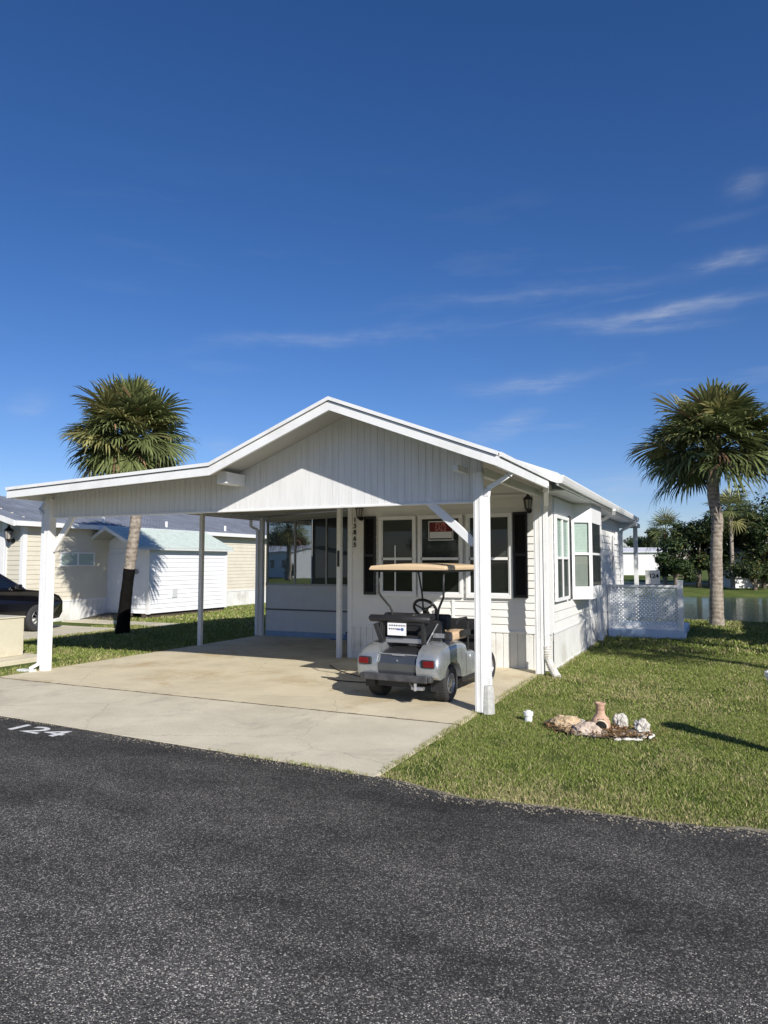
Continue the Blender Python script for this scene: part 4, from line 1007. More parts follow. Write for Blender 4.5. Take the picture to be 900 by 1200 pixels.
m=MB(); m.lathe((-17.25,SY0-.03,1.5),[(.09,-.04),(.09,.0)],12,'y'); part('round_vent',m,mat('grey_plastic',(.25,.25,.25),.5),sh)
m=MB(); cxs=(SX0+SX1)/2; rp=[(SX0-.18,2.27),(cxs,2.92),(SX1+.12,2.32)]
rp=[(-19.15,2.26),(-17.9,2.97),(-16.5,2.30)]
for i in range(2): slab(m,rp[i:i+2],SY0-.75,SY1+.15,.035)
y=SY0-.7
while y<SY1+.1:
    m.prism([(-17.9,y,2.973),(-16.5,y,2.303),(-16.5,y,2.318),(-17.9,y,2.988)],(0,.03,0)); y+=.3
part('roof',m,ROOFG,sh)
m=MB()
for (a,b),(c,d) in zip(rp,rp[1:]): m.prism([(a,SY0-.78,b+.0),(c,SY0-.78,d+.0),(c,SY0-.78,d-.12),(a,SY0-.78,b-.12)],(0,.03,0))
m.box(-16.53,-16.5,SY0-.75,SY1+.1,2.2,2.262); part('fascia',m,mat('shed_fascia',(.62,.64,.62),.5),sh)
m=MB(); m.prism([(-19.12,SY0-.74,2.2),(-17.9,SY0-.74,2.89),(-16.53,SY0-.74,2.24),(-16.53,SY0-.74,2.232),(-17.9,SY0-.74,2.88),(-19.12,SY0-.74,2.19)],(0,.73,0)); part('soffit',m,CEIL,sh)
m=MB(); m.box(-18.9,-18.7,SY0,SY1,-.02,.13); m.box(-17.0,-16.8,SY0,SY1,-.02,.13); m.box(-18.0,-17.8,SY0,SY1,-.02,.13); part('skid',m,mat('skid_wood',(.08,.06,.045),.9),sh)
m=MB(); m.box(SX1+.0,SX1+.045,18.75,19.0,.62,.92); part('side_vent',m,mat('vent_grey',(.55,.56,.57),.5),sh,bevel=.004)
rmp=MB().prism([(-18.7,16.55,.0),(-18.7,17.6,.12),(-18.7,17.6,.05),(-18.7,16.55,-.03)],(1.4,0,0)).build('door_ramp',mat('ramp_wood',(.09,.075,.06),.85,var=.3,vscale=6)); tag(rmp,'weathered dark wooden ramp at the shed door','ramp')

# ---------------------------------------------------------------- black SUV
def suv(loc,rz):
    CARB=mat('car_black_paint',(.006,.006,.008),.18,spec=.6,coat=.35); CG=paneMat('car_glass',.10,base=(.004,.005,.006))
    r=thing('parked_car','black SUV parked on the neighbouring drive at the left edge','car',loc,rz)
    def b(name,mb,m_,par=None,**k): return mb.build(name,m_,par or r,**k)
    # body sides with wheel arches (y forward); origin ground centre
    lo=[(-2.25,.45),(-2.32,.7),(-2.25,1.05),(-2.1,1.13),(1.05,1.10),(1.75,1.03),(2.15,.90),(2.32,.74),(2.34,.45),(2.22,.30),(1.82,.28)]+arch(1.42,.35,.40,R(-10),R(190),14)+[(.9,.24),(-.95,.24)]+arch(-1.38,.35,.40,R(-10),R(190),14)+[(-1.85,.28)]
    def wid(y,z):
        w=.93
        if z>.85: w-=.10*(z-.85)/.28
        if y>1.5: w-=.22*((y-1.5)/.85)**2
        if y<-1.8: w-=.12*((-y-1.8)/.5)**2
        if z<.5: w-=.05*(.5-z)/.25
        return w
    n=len(lo); vs=[(wid(y,z),y,z) for y,z in lo]+[(-wid(y,z),y,z) for y,z in lo]
    m=MB(); m.add(vs,[tuple(range(n)),tuple(range(2*n-1,n-1,-1))]+[(i,n+i,n+(i+1)%n,(i+1)%n) for i in range(n)])
    b('body',m,CARB,bevel=.03,seg=3)
    # greenhouse
    gh=[(-2.12,1.12,.80),(-1.75,1.55,.64),(-.9,1.69,.62),(.0,1.66,.63),(.35,1.58,.64),(1.15,1.09,.80)]
    vs=[(w,y,z) for y,z,w in gh]+[(-w,y,z) for y,z,w in gh]; k=len(gh)
    m=MB(); m.add(vs,[tuple(range(k))[::-1],tuple(range(k,2*k))]+[(i,i+1,k+i+1,k+i) for i in range(k-1)]+[(k-1,0,k,2*k-1)])
    b('cabin',m,CARB,bevel=.03,seg=3)
    m=MB()
    for s in (1,-1):
        q=[(s*.806,-1.7,1.15),(s*.80,-.35,1.15),(s*.645,-.35,1.56),(s*.65,-1.55,1.5)]; m.add(q,[(0,1,2,3) if s>0 else (3,2,1,0)]); b('side_window',m,CG); m=MB()
        q=[(s*.806,-.28,1.15),(s*.806,.80,1.14),(s*.66,.22,1.54),(s*.645,-.28,1.56)]; m.add(q,[(0,1,2,3) if s>0 else (3,2,1,0)]); b('side_window',m,CG); m=MB()
    b('windscreen',MB().quad((-.72,1.12,1.135),(.72,1.12,1.135),(.60,.42,1.56),(-.60,.42,1.56)),CG)
    for s in (1,-1):
        m=MB(); m.box(min(s*.84,s*1.02),max(s*.84,s*1.02),.72,.84,1.10,1.24); b('mirror',m,CARB,bevel=.03,seg=3)
        m=MB(); m.bar((s*.935,-.05,.95),(s*.935,.14,.95),.02,.03); b('door_handle',m,CARB)
        m=MB(); m.bar((s*.70,1.95,.80),(s*.62,2.25,.76),.14,.12); b('headlight',m,CG,bevel=.02)
        m=MB(); m.bar((s*.915,-.9,.33),(s*.915,.95,.33),.01,.02); b('side_trim',m,CH)
    for y in (1.42,-1.38):
        for s in (1,-1):
            m=MB(); m.lathe((0,0,0),[(.21,-.11),(.32,-.115),(.35,-.09),(.355,0),(.35,.09),(.32,.115),(.21,.11)],32,'x',cap=False); m.lathe((0,0,0),[(.21,.11),(.21,-.11)],32,'x',cap=False)
            w=b('wheel',m,RUB,smooth=True); w.location=(s*.82,y,.355)
            m=MB(); m.lathe((0,0,0),[(.215,s*.10),(.20,s*.11),(.19,s*.07)],28,'x',cap=False)
            for q in range(10):
                a=2*math.pi*q/10; m.bar((s*.09,.03*math.cos(a),.03*math.sin(a)),(s*.095,.20*math.cos(a),.20*math.sin(a)),.03,.03,(1,0,0))
            m.lathe((s*.09,0,0),[(.05,-.01),(.05,.015)],14,'x'); m.build('rim',mat('alloy_grey',(.3,.3,.31),.35,metal=.8),w)
suv((-16.95,11.6,.006),R(0))

# ---------------------------------------------------------------- lattice screen
lt=thing('lattice_screen','white lattice privacy screen with a pale blue base board beside the house','fence',(-1.6,18.3,0))
m=MB(); LX0,LX1,LZ0,LZ1=-2.42,-.86,.22,1.2; p=.088
def clipseg(a,b):
    (x0,z0),(x1,z1)=a,b; t0,t1=0.,1.; dx,dz=x1-x0,z1-z0
    for pp,q in ((-dx,x0-LX0),(dx,LX1-x0),(-dz,z0-LZ0),(dz,LZ1-z0)):
        if pp==0: continue
        t=q/pp
        if pp<0: t0=max(t0,t)
        else: t1=min(t1,t)
    return None if t0>=t1 else ((x0+dx*t0,z0+dz*t0),(x0+dx*t1,z0+dz*t1))
for s,yo in ((1,0),(-1,.012)):
    k=-40
    while k<60:
        c=LX0+k*p; a=(c,LZ0-.2); b_=(c+s*2.,LZ0+1.8); q=clipseg(a,b_)
        if q: m.bar((q[0][0],18.3+yo,q[0][1]),(q[1][0],18.3+yo,q[1][1]),.01,.034,(0,0,1))
        k+=1
part('lattice',m,mat('lattice_white',(.72,.75,.77),.5,var=.05),lt)
m=MB(); m.box(-2.44,-.86,18.26,18.34,1.2,1.255); m.box(-2.44,-.86,18.265,18.335,.19,.24); m.box(-2.46,-2.4,18.27,18.35,.1,1.255); part('rail',m,WPAINT,lt,bevel=.004)
m=MB(); m.box(-.87,-.75,18.25,18.37,-.02,1.34); m.box(-.885,-.735,18.235,18.385,1.34,1.37); part('post',m,WPAINT,lt,bevel=.006)
m=MB(); m.box(-2.45,-.70,18.16,18.25,-.02,.19); m.box(-2.45,-.72,18.36,21.1,-.02,.17); part('base_board',m,mat('pale_blue_board',(.45,.58,.75),.6,var=.08),lt,bevel=.006)
# site number board behind the screen
nbd=thing('site_number_sign','white board with the number 124 above the lattice screen','sign',(-1.62,21.0,0))
m=MB(); m.box(-.19,.19,-.02,.02,1.2,1.58); m.build('board',mat('board_offwhite',(.62,.60,.54),.6),nbd,bevel=.004)
m=MB(); m.box(-.03,.03,.02,.07,-.02,1.5); m.build('post',WPAINT,nbd)
text('number','124',.17,NB,nbd,Matrix.Translation((.03,-.022,1.42))@Matrix.Rotation(R(90),4,'X'),ext=.002,font_bold=.006)

# ---------------------------------------------------------------- palms
PG=leafmat('palm_green',(.135,.16,.06),island=.5,trans=.25,rough=.42)
PY_=leafmat('palm_yellow_green',(.25,.24,.09),island=.35,trans=.25)
PB=leafmat('palm_dead_brown',(.17,.10,.055),island=.45,trans=.08,rough=.8)
def trunkmat(name,c,c2):
    m=bpy.data.materials.new(name); n,l=nt(m); b=n['Principled BSDF']; b.inputs['Roughness'].default_value=.9
    tc=n.new('ShaderNodeTexCoord'); w=n.new('ShaderNodeTexWave'); w.bands_direction='Z'; w.inputs['Scale'].default_value=2.6; w.inputs['Distortion'].default_value=5; w.inputs['Detail'].default_value=4; l.new(tc.outputs['Object'],w.inputs[0])
    t=n.new('ShaderNodeTexNoise'); t.inputs['Scale'].default_value=9; t.inputs['Detail'].default_value=7; t.inputs['Roughness'].default_value=.75; l.new(tc.outputs['Object'],t.inputs['Vector'])
    mm=n.new('ShaderNodeMath'); mm.operation='MULTIPLY_ADD'; mm.inputs[1].default_value=.10; l.new(w.outputs['Fac'],mm.inputs[0]); l.new(t.outputs['Fac'],mm.inputs[2])
    r=n.new('ShaderNodeValToRGB'); r.color_ramp.elements[0].position=.38; r.color_ramp.elements[1].position=.66; r.color_ramp.elements[0].color=(*c,1); r.color_ramp.elements[1].color=(*c2,1); l.new(mm.outputs[0],r.inputs['Fac']); l.new(r.outputs['Color'],b.inputs['Base Color'])
    bp=n.new('ShaderNodeBump'); bp.inputs['Strength'].default_value=.8; bp.inputs['Distance'].default_value=.04; l.new(mm.outputs[0],bp.inputs['Height']); l.new(bp.outputs[0],b.inputs['Normal'])
    return m
TR=trunkmat('palm_trunk_bark',(.13,.105,.08),(.38,.33,.27)); TRD=mat('trunk_painted_shade',(.007,.0065,.006),.95,var=.4,vscale=9,bump=.3,spec=.08)  # near-black colour stands in for shade on the left palm's lower trunk
def fan_palm(label,loc,trunk,radii,center,Rc,nf,seed,dens=24,elev=(-55,85),brown=.25,dark_to=None,lean_az=None,flat=1.0,cat='palm tree',name='palm_tree',group=None):
    rnd=random.Random(seed); r=thing(name,label,cat,loc,0,group)
    # trunk
    pts=smooth_pts(trunk,8); L=len(pts); rr=[]
    for i in range(L):
        t=i/(L-1)*(len(radii)-1); k=min(int(t),len(radii)-2); rr.append((radii[k]+(radii[k+1]-radii[k])*(t-k))*(1+.05*rnd.uniform(-1,1)))
    m=MB(); m.tube(pts,rr,18)
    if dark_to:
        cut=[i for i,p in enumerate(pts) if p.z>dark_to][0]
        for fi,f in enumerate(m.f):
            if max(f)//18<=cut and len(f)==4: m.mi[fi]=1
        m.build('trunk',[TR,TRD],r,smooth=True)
    else: m.build('trunk',[TR],r,smooth=True)
    c=Vector(center)
    # boots near the top
    m=MB()
    for k in range(26):
        a=k*2.4; z=-.2-.015*k; q=c+Vector((math.cos(a)*radii[-1]*.8,math.sin(a)*radii[-1]*.8,z)); e=q+Vector((math.cos(a)*.13,math.sin(a)*.13,.16)); m.bar(q,e,.07,.03)
    m.build('frond_base',PB,r)
    m=MB(); up=Vector((0,0,1))
    for i in range(nf):
        t=(i+.5)/nf; el=R(elev[1]+(elev[0]-elev[1])*t**1.12)+rnd.uniform(-.26,.26); az=i*2.39996+rnd.uniform(-.25,.25)
        dead=(t>1-brown and rnd.random()<.75) 
        d=Vector((math.cos(az)*math.cos(el),math.sin(az)*math.cos(el),math.sin(el)))
        side=d.cross(up); side=side.normalized() if side.length>.1 else Vector((1,0,0)); nrm=side.cross(d).normalized()
        pl_=Rc*rnd.uniform(.34,.66)*(flat if el<0 else 1)
        # petiole arcs
        P=[c,c+d*pl_*.5+Vector((0,0,.02)),c+d*pl_-up*pl_*.10]
        m.cur=2 if dead else 0; m.tube(P,[.022,.016,.010],4,cap=False)
        hub=P[-1]; d2=(P[2]-P[1]).normalized(); side=d2.cross(up); side=side.normalized() if side.length>.1 else Vector((1,0,0)); nrm=side.cross(d2).normalized()
        bl=Rc*rnd.uniform(.42,.56); roll=rnd.uniform(-.5,.5); side=(side*math.cos(roll)+nrm*math.sin(roll)).normalized(); nrm=side.cross(d2).normalized()
        base=2 if dead else (1 if rnd.random()<.25 else 0)
        for j in range(dens):
            u=(j+.5)/dens*2-1; ang=u*R(115)
            ld=(d2*math.cos(ang)+side*math.sin(ang)+nrm*.12*rnd.uniform(-1,1)-nrm*.18*(1-abs(u))).normalized()
            ln=bl*(1-.30*abs(u)**1.5)*rnd.uniform(.85,1.1); w=.0135*Rc+.002
            sd=ld.cross(nrm).normalized()*w; droop=((.16+.3*t) if not dead else .6)*rnd.uniform(.6,1.4)
            hb=hub+ld*.03
            p1=hb+ld*ln*.5-up*ln*.06*droop; p2=hb+ld*ln*.8-up*ln*.25*droop; p3=hb+ld*ln*(1.0-.15*droop)-up*ln*.62*droop
            m.cur=base if rnd.random()<.97 else 2
            fold=nrm*w*.35
            m.add([hb-sd*.3,hb+sd*.3,p1+sd,p1-sd,p2+sd*.7,p2-sd*.7,p3],[(0,1,2,3),(3,2,4,5),(5,4,6)])
    m.build('crown',[PG,PY_,PB],r)
    return r
# left palm: behind the carport's low roof, leaning right
fan_palm('thick-crowned fan palm with shade painted black on its lower trunk leaning behind the carport roof',(-13.75,13.65,0),
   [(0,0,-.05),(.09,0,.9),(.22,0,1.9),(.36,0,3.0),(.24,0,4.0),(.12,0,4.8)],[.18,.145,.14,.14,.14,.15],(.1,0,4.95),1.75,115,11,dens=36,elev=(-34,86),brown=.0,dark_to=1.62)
# right palm by the pond
fan_palm('fan palm with a pale bare trunk on the lawn near the pond',(-.05,22.5,-.02),
   [(0,0,-.05),(.02,0,1.2),(.06,0,2.4),(.10,0,3.05),(.02,0,3.7),(.05,0,4.4),(.10,0,4.9)],[.20,.175,.155,.15,.165,.15,.17],(.1,0,5.0),2.3,92,23,dens=36,elev=(-16,74),brown=0)
# palms standing just outside the right of the view whose shade crosses the side lawn and wall
fan_palm('fan palm on the side lawn right of the view, nearest the road',(3.9,11.2,-.02),[(0,0,0),(.1,0,2),(.0,0,4.7)],[.19,.16,.15],(0,0,4.8),1.8,46,31,dens=18,elev=(-50,80),brown=.2)
fan_palm('slender fan palm beside the right-hand house, halfway to the pond',(4.0,16.4,-.02),[(0,0,0),(-.1,0,4),(.0,0,7.4)],[.17,.14,.13],(0,0,7.5),1.7,40,37,dens=18,elev=(-50,80),brown=.2)

fan_palm('tall fan palm between the other two palms on the right side lawn',(4.9,12.9,-.02),[(0,0,0),(.1,0,2.5),(.0,0,5.6)],[.18,.15,.14],(0,0,5.7),2.1,36,33,dens=20,elev=(-50,80),brown=.2)
# ---------------------------------------------------------------- broadleaf trees
BARK=mat('tree_bark',(.16,.13,.10),.9,var=.3,vscale=6,bump=.4)
LG=leafmat('leaf_dark_green',(.03,.052,.017),island=.5,trans=.2); LM=leafmat('leaf_mid_green',(.06,.085,.028),island=.5,trans=.25); LY=leafmat('leaf_yellowish',(.17,.15,.045),island=.4,trans=.25)
def tree(label,loc,h,rad,seed,nl=9,leaves=4200,ls=.16,mats_=(None,),zc=.58,trunk_r=.18,group=None,name='broadleaf_tree',squash=.8,cat='tree'):
    rnd=random.Random(seed); r=thing(name,label,cat,loc,0,group)
    m=MB(); m.tube([(0,0,-.3),(.05*rad,.02,h*.22),(.0,.0,h*.45)],[trunk_r,trunk_r*.8,trunk_r*.6],8); lobes=[]
    for k in range(nl):
        a=k*2.4+rnd.uniform(-.4,.4); q=rnd.uniform(.12,.66)*rad; z=h*zc+rnd.uniform(-.34,.34)*h*(1-.4*q/rad)
        p=Vector((math.cos(a)*q,math.sin(a)*q,z)); lobes.append((p,rad*rnd.uniform(.24,.42)))
        m.tube([(0,0,h*rnd.uniform(.12,.35)),p*.55+Vector((0,0,h*.1)),p],[trunk_r*.5,trunk_r*.3,trunk_r*.12],6,cap=False)
    lobes.append((Vector((0,0,h-rad*.35)),rad*.35))
    m.build('trunk',BARK,r,smooth=True)
    m=MB(); k=0
    for i in range(leaves):
        p,lr=lobes[rnd.randrange(len(lobes))]
        v=Vector((rnd.gauss(0,1),rnd.gauss(0,1),rnd.gauss(0,1))).normalized()
        nz=mnoise.noise(v*2.2+p*1.7); rr=lr*(rnd.random()**.35)*(1+.45*nz)
        q=p+Vector((v.x*rr,v.y*rr,v.z*rr*squash)); 
        if q.z<.12*h: continue
        s=ls*rnd.uniform(.6,1.3); t=Vector((rnd.gauss(0,1),rnd.gauss(0,1),rnd.gauss(0,.6))).normalized(); b=t.cross(v+Vector((.1,.2,.3))).normalized()
        m.cur=0 if rnd.random()<.6 else (1 if rnd.random()<.75 else 2)
        m.add([q-t*s*.5,q+b*s*.28-t*s*.05,q+t*s*.5,q-b*s*.28-t*s*.05],[(0,1,2,3)])
    m.build('crown',list(mats_),r); return r
G1=(LG,LM,LG); G2=(LM,LG,LY); G3=(LG,LM,LY)
def at(px,y,Y):
    """ground position seen at photo column px at distance Y"""
    F=830;p=math.atan(59/830);a=math.atan(390/(830/math.cos(p)))
    k=(px-450)/ (F*math.cos(p)-(-0)*1)
    # direction on the ground plane for horizon row
    fx,fy=-math.sin(a),math.cos(a); rx,ry=math.cos(a),math.sin(a)
    t=(px-450)*math.cos(p)/830
    dx,dy=fx+rx*t,fy+ry*t; return (dx*Y/dy,Y,0)
def tl(px,_u,Y):
    x,y,_=at(px,0,Y); return (x,y,hgt(x,y))
GRP='trees on the far bank of the pond'
tree('bushy tree with yellowish top left of the pond palm trunk',tl(817,0,56),5.0,2.7,1,leaves=9000,ls=.22,mats_=G2,nl=14,group=GRP)
tree('low dark round bush beside the far white building',tl(790,0,54),3.5,1.7,2,leaves=7000,ls=.2,mats_=G1,nl=12,name='shrub',cat='shrub',zc=.45)
tree('dark tree immediately left of the pond palm trunk',tl(831,0,57),4.6,2.2,3,leaves=6000,ls=.22,mats_=G1,nl=10)
tree('tall spreading dark tree right of the pond palm trunk',tl(866,0,60),6.2,3.0,4,leaves=9000,ls=.24,mats_=G1,nl=14,zc=.66)
tree('wide grey-green tree filling the right edge above the pond',tl(893,0,56),5.9,3.6,5,leaves=14000,ls=.22,mats_=G3,nl=18,zc=.5)
tree('low bush on the far bank at the right edge of the view',tl(883,0,53.5),2.2,1.7,6,leaves=4500,ls=.16,mats_=G3,nl=8,name='shrub',cat='shrub',zc=.4)
tree('large tree beyond the right edge of the view on the far bank',tl(945,0,58),7.5,4.2,7,leaves=9000,ls=.28,mats_=G1,nl=14)
tree('round tree further right across the pond',tl(1010,0,62),6.5,4,8,leaves=6000,ls=.3,mats_=G2,nl=12)
tree('distant tree line tree behind the far white house',tl(752,0,110),5.6,4.,9,leaves=4000,ls=.4,mats_=G1,nl=10)
tree('distant round tree just left of the far bushes',tl(770,0,105),6.6,3.6,10,leaves=4000,ls=.4,mats_=G1,nl=10)
fan_palm('feathery far palm above the round bush across the pond',tl(779,0,58),[(0,0,-.2),(0,0,2.4),(.1,0,4.0)],[.16,.14,.12],(.1,0,4.1),2.0,34,41,dens=16,elev=(-40,80),brown=.1)
fan_palm('far palm standing against the tall dark tree across the pond',tl(858,0,54.5),[(0,0,-.2),(0,0,2.6),(.0,0,5.2)],[.16,.13,.12],(0,0,5.3),2.1,34,43,dens=16,elev=(-45,80),brown=0)
# norfolk pine
def pine(label,loc,h,seed):
    rnd=random.Random(seed); r=thing('pine_tree',label,'tree',loc)
    MB().tube([(0,0,-.2),(0,0,h*.5),(0,0,h)],[.22,.13,.03],8).build('trunk',BARK,r,smooth=True)
    m=MB(); z=h*.25
    while z<h:
        L=(h-z)*.16+.42
        for k in range(7):
            a=k*.9+z*3+rnd.uniform(-.2,.2); d=Vector((math.cos(a),math.sin(a),.12)); 
            for j in range(26):
                t=rnd.uniform(.1,1)*L; q=Vector((0,0,z))+d*t; s=.2; v=Vector((rnd.gauss(0,1),rnd.gauss(0,1),rnd.gauss(.4,.7))).normalized()*s; b=v.cross(d).normalized()*.06
                m.add([q-b,q+b,q+v],[(0,1,2)])
        z+=.42
    m.build('crown',LG,r)
pine('narrow layered pine rising above the trees across the pond',tl(869,0,66),8.0,5)
# roof finial building far away
def white_building(label,px,Y,w,d,h,rh,seed,rz=0,name='distant_house',wins=3):
    x,y,_=at(px,0,Y); r=thing(name,label,'house',(x,y,hgt(x,y)),rz)
    m=MB(); m.box(-w/2,w/2,-d/2,d/2,-.2,h); m.build('wall',mat('far_white_wall',(.75,.75,.73),.6,var=.04),r)
    m=MB(); m.prism([(-w/2-.3,-d/2-.3,h),(w/2+.3,-d/2-.3,h),(w/2+.3,0,h+rh),(-w/2-.3,0,h+rh)],(0,0,.1)); m.prism([(-w/2-.3,d/2+.3,h),(w/2+.3,d/2+.3,h),(w/2+.3,0,h+rh),(-w/2-.3,0,h+rh)],(0,0,.1))
    m.add([(w/2,-d/2,h),(w/2,d/2,h),(w/2,0,h+rh)],[(0,1,2)]); m.add([(-w/2,-d/2,h),(-w/2,d/2,h),(-w/2,0,h+rh)],[(2,1,0)])
    m.build('roof',mat('far_white_roof',(.68,.69,.70),.5,var=.05),r)
    for k in range(wins):
        xx=-w/2+w*(k+.7)/(wins+.4); f=MB().box(xx-.5,xx+.5,-d/2-.05,-d/2+.0,1.1,2.2).build('window',TRIM,r)
        MB().box(xx-.42,xx+.42,-d/2-.06,-d/2-.045,1.18,2.12).build('pane',PDRK if 0 else mat('far_pane',(.05,.06,.07),.2),f)
        MB().box(xx-.02,xx+.02,-d/2-.07,-d/2-.058,1.18,2.12).build('mullion',TRIM,f)
    return r
white_building('long low white house far behind the lattice screen',737,90,9,7,2.6,.55,1,R(8),wins=0)
white_building('white building half hidden behind the tall dark tree',861,57.5,1.5,2.4,2.4,.4,2,R(25),wins=0)
white_building('white home at the far left horizon behind the beige home',-40,80,20,8,2.8,.6,3,0)
# right-hand neighbour (outside the view, its shade lies on the lawn by the pond palm)
rn=thing('right_neighbour_home','pale home on the right whose shadow falls across the pond lawn','house',(7.2,19.5,0))
m=MB(); lap(m,(-2.1,-5,0),(0,1,0),9.5,0,3.0,(-1,0,0),pitch=.14); lap(m,(-2.1,-5,0),(1,0,0),4.2,0,3.0,(0,-1,0),pitch=.14); m.box(-2.0,2.1,-4.9,4.5,0,2.95); m.build('siding',WHITE,rn)
m=MB(); 
for i in range(2): slab(m,[(-2.5,3.1),(0,3.9),(2.5,3.1)][i:i+2],-5.4,4.8,.12)
m.build('roof',mat('white_roof_metal',(.7,.71,.71),.45),rn)
for yy in (-2.5,1.5):
    f=MB().box(-2.17,-2.11,yy-.6,yy+.6,1.1,2.2).build('window',TRIM,rn); MB().box(-2.19,-2.165,yy-.53,yy+.53,1.17,2.13).build('pane',PDRK,f)
tree('leafy tree beside the right-hand home, out of view',(4.6,15.8,0),5.2,2.0,77,leaves=9000,ls=.2,mats_=G2,nl=11)

# ---------------------------------------------------------------- across the street (seen in the porch glass)
wb_=white_building('white home across the street reflected in the porch glass',0,10,11,8,3.0,.8,5,R(205),name='street_house',wins=4); wb_.location=(-47.5,-46,0)
fan_palm('fan palm across the street reflected in the porch glass',(-38.7,-30.7,0),[(0,0,0),(.1,0,2.6),(.0,0,5.2)],[.3,.28,.26],(0,0,5.2),2.6,50,53,dens=20,elev=(-55,80),brown=.2)
tree('round shrub across the street beside the white home',(-43,-38,0),1.6,1.4,78,leaves=2500,ls=.15,mats_=G1,nl=7,name='shrub',cat='shrub')
tree('broad tree further back across the street',(-38,-75,0),7,5,79,leaves=5000,ls=.4,mats_=G1,nl=12)
tree('broad tree across the street beyond the white home',(-62,-66,0),7,5,80,leaves=5000,ls=.4,mats_=G2,nl=12)

# ---------------------------------------------------------------- sky, sun, camera
world=bpy.data.worlds.new('World'); scene.world=world; world.use_nodes=True; n=world.node_tree.nodes; l=world.node_tree.links
bg=n['Background']; sky=n.new('ShaderNodeTexSky'); sky.sky_type='NISHITA'; sky.sun_disc=False
SUN_EL=R(29.7); sx,sy=.765,-.645
sky.sun_elevation=SUN_EL; sky.sun_rotation=math.atan2(sx,sy); sky.air_density=.9; sky.dust_density=.25; sky.ozone_density=3.2; sky.altitude=0
hs_=n.new('ShaderNodeHueSaturation'); hs_.inputs['Saturation'].default_value=1.2; ml=n.new('ShaderNodeMix'); ml.data_type='RGBA'; ml.blend_type='MULTIPLY'; ml.inputs[0].default_value=1; l.new(sky.outputs[0],ml.inputs[6]); ml.inputs[7].default_value=(.97,.93,1.08,1); l.new(ml.outputs[2],hs_.inputs['Color'])
tc=n.new('ShaderNodeTexCoord'); mp=n.new('ShaderNodeMapping'); mp.inputs['Rotation'].default_value=(0,R(-14),0); mp.inputs['Scale'].default_value=(1.6,1.6,11); l.new(tc.outputs['Generated'],mp.inputs[0])
nz=n.new('ShaderNodeTexNoise'); nz.inputs['Scale'].default_value=2.1; nz.inputs['Detail'].default_value=9; nz.inputs['Roughness'].default_value=.58; nz.inputs['Distortion'].default_value=.35; l.new(mp.outputs[0],nz.inputs['Vector'])
rp_=n.new('ShaderNodeValToRGB'); rp_.color_ramp.elements[0].position=.56; rp_.color_ramp.elements[1].position=.86; l.new(nz.outputs['Fac'],rp_.inputs['Fac']); rp_.color_ramp.elements[1].color=(.35,.35,.35,1)
sp=n.new('ShaderNodeSeparateXYZ'); l.new(tc.outputs['Generated'],sp.inputs[0])
mr=n.new('ShaderNodeMapRange'); mr.inputs[1].default_value=.52; mr.inputs[2].default_value=.28; mr.inputs[3].default_value=0; mr.inputs[4].default_value=.55; l.new(sp.outputs['Z'],mr.inputs[0])
mr2=n.new('ShaderNodeMapRange'); mr2.inputs[1].default_value=-.75; mr2.inputs[2].default_value=-.15; mr2.inputs[3].default_value=.25; mr2.inputs[4].default_value=1; l.new(sp.outputs['X'],mr2.inputs[0])
mu=n.new('ShaderNodeMath'); mu.operation='MULTIPLY'; l.new(rp_.outputs['Color'],mu.inputs[0]); l.new(mr.outputs[0],mu.inputs[1])
mu2=n.new('ShaderNodeMath'); mu2.operation='MULTIPLY'; l.new(mu.outputs[0],mu2.inputs[0]); l.new(mr2.outputs[0],mu2.inputs[1])
WISPS=[( (-0.058, 0.946, 0.319) , (0.998, 0.06, 0.004) , (-0.015, 0.318, -0.948) , 0.128 , 0.009 , 1.0 ),( (-0.218, 0.945, 0.246) , (0.976, 0.212, 0.049) , (-0.006, 0.25, -0.968) , 0.093 , 0.01 , 0.7 ),( (-0.258, 0.947, 0.193) , (0.912, 0.173, 0.371) , (0.318, 0.271, -0.908) , 0.048 , 0.011 , 0.8 ),( (0.026, 0.93, 0.367) , (0.998, -0.043, 0.037) , (0.05, 0.365, -0.93) , 0.044 , 0.008 , 0.8 ),( (-0.464, 0.83, 0.309) , (0.884, 0.458, 0.097) , (-0.061, 0.318, -0.946) , 0.195 , 0.009 , 0.4 ),( (-0.057, 0.952, 0.302) , (0.994, 0.081, -0.068) , (-0.089, 0.296, -0.951) , 0.076 , 0.006 , 0.5 ),( (0.046, 0.897, 0.441) , (0.967, -0.152, 0.207) , (0.252, 0.416, -0.874) , 0.025 , 0.012 , 0.4 ),( (-0.223, 0.907, 0.356) , (0.973, 0.23, 0.022) , (-0.062, 0.352, -0.934) , 0.196 , 0.008 , 0.3 ),( (-0.774, 0.599, 0.203) , (0.611, 0.623, 0.489) , (0.166, 0.503, -0.848) , 0.032 , 0.0141 , 0.35 ),( (-0.611, 0.775, 0.159) , (0.78, 0.624, -0.041) , (-0.131, 0.099, -0.986) , 0.037 , 0.0141 , 0.35 ),( (-0.116, 0.988, 0.104) , (0.978, 0.096, 0.186) , (0.173, 0.124, -0.977) , 0.039 , 0.0141 , 0.4 ),( (0.034, 0.995, 0.095) , (0.992, -0.045, 0.122) , (0.125, 0.09, -0.988) , 0.031 , 0.01 , 0.5 ),]
nd=n.new('ShaderNodeTexNoise'); nd.inputs['Scale'].default_value=9; nd.inputs['Detail'].default_value=5; l.new(tc.outputs['Generated'],nd.inputs['Vector'])
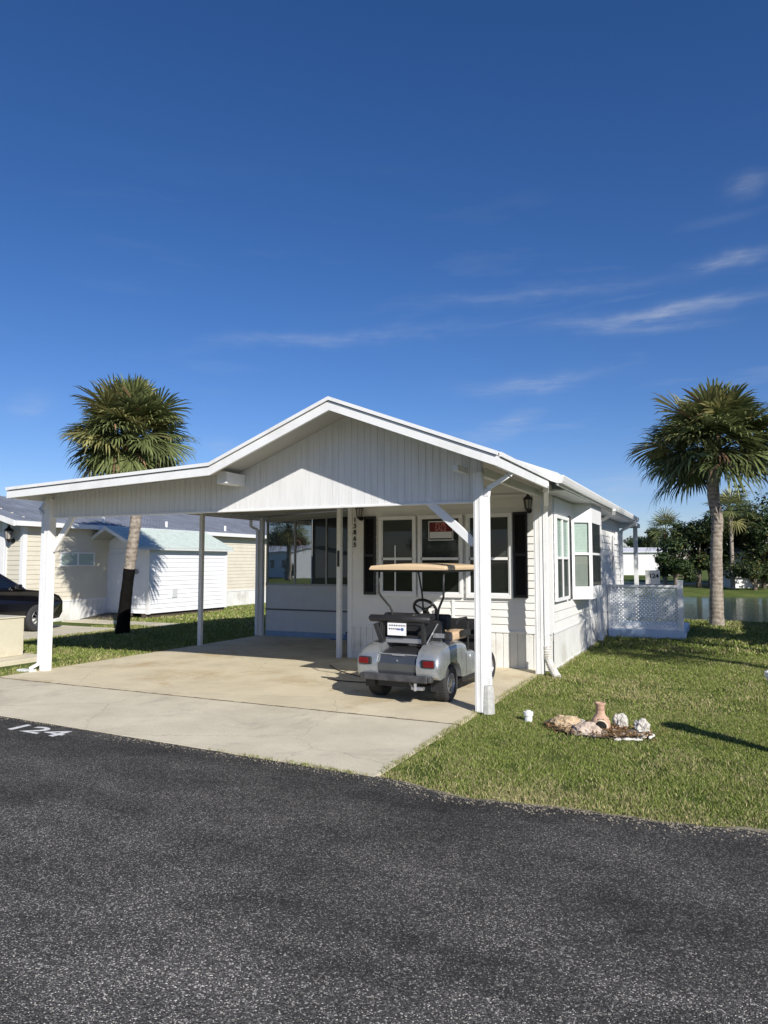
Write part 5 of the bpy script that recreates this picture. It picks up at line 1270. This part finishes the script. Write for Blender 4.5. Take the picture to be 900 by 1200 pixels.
nf_=n.new('ShaderNodeTexNoise'); nf_.inputs['Scale'].default_value=3.; nf_.inputs['Detail'].default_value=9; nf_.inputs['Roughness'].default_value=.68; mp3=n.new('ShaderNodeMapping'); mp3.inputs['Rotation'].default_value=(0,R(-12),0); mp3.inputs['Scale'].default_value=(4,4,30); l.new(tc.outputs['Generated'],mp3.inputs[0]); l.new(mp3.outputs[0],nf_.inputs['Vector'])
def mth(op,a,b=None,c=None):
    q=n.new('ShaderNodeMath'); q.operation=op
    for i,v in enumerate((a,b,c)):
        if v is None: continue
        if isinstance(v,(int,float)): q.inputs[i].default_value=v
        else: l.new(v,q.inputs[i])
    return q.outputs[0]
tot=mu2.outputs[0]
for c_,t_,s_,L_,w_,k_ in WISPS:
    vs_=n.new('ShaderNodeVectorMath'); vs_.operation='SUBTRACT'; l.new(tc.outputs['Generated'],vs_.inputs[0]); vs_.inputs[1].default_value=c_
    du=n.new('ShaderNodeVectorMath'); du.operation='DOT_PRODUCT'; l.new(vs_.outputs[0],du.inputs[0]); du.inputs[1].default_value=t_
    dv=n.new('ShaderNodeVectorMath'); dv.operation='DOT_PRODUCT'; l.new(vs_.outputs[0],dv.inputs[0]); dv.inputs[1].default_value=s_
    vd=mth('MULTIPLY_ADD',mth('SUBTRACT',nd.outputs['Fac'],.5),.05,dv.outputs['Value'])
    e=mth('ADD',mth('POWER',mth('ABSOLUTE',mth('DIVIDE',du.outputs['Value'],L_*.8)),2.),mth('POWER',mth('ABSOLUTE',mth('DIVIDE',vd,w_)),2.))
    g_=mth('MULTIPLY',mth('EXPONENT',mth('MULTIPLY',e,-1.)),k_)
    tot=mth('ADD',tot,mth('MULTIPLY',g_,mth('MULTIPLY',mth('SUBTRACT',nf_.outputs['Fac'],.28),1.1)))
tot=mth('MINIMUM',mth('MAXIMUM',mth('MULTIPLY',tot,1.1),0.),.75)
mx=n.new('ShaderNodeMix'); mx.data_type='RGBA'; l.new(tot,mx.inputs[0]); l.new(hs_.outputs[0],mx.inputs[6]); mx.inputs[7].default_value=(6.2,6.6,7.2,1)
l.new(mx.outputs[2],bg.inputs['Color']); bg.inputs['Strength'].default_value=.074
sd=bpy.data.lights.new('sun','SUN'); sd.energy=4.4; sd.angle=R(.53); sd.color=(1,.95,.88); so=bpy.data.objects.new('sun',sd); col.objects.link(so)
dirv=Vector((sx*math.cos(SUN_EL),sy*math.cos(SUN_EL),math.sin(SUN_EL))); so.rotation_euler=dirv.to_track_quat('Z','Y').to_euler(); so.location=(10,-10,12)
cd=bpy.data.cameras.new('camera'); cam=bpy.data.objects.new('camera',cd); col.objects.link(cam); scene.camera=cam
cd.sensor_fit='VERTICAL'; cd.sensor_height=36; cd.lens=830/1200*36; cd.clip_end=3000; cd.clip_start=.05
p_=math.atan(59/830); a_=math.atan(390/(830/math.cos(p_)))
cam.location=(0,0,1.8); cam.rotation_euler=(math.pi/2+p_,0,a_)
scene.view_settings.view_transform='Standard'; scene.view_settings.look='None'; scene.view_settings.gamma=1; scene.view_settings.exposure=.45; scene.view_settings.use_curve_mapping=False
scene.render.resolution_x=768; scene.render.resolution_y=1024
scene.render.engine='CYCLES'; scene.cycles.max_bounces=8; scene.cycles.transparent_max_bounces=12
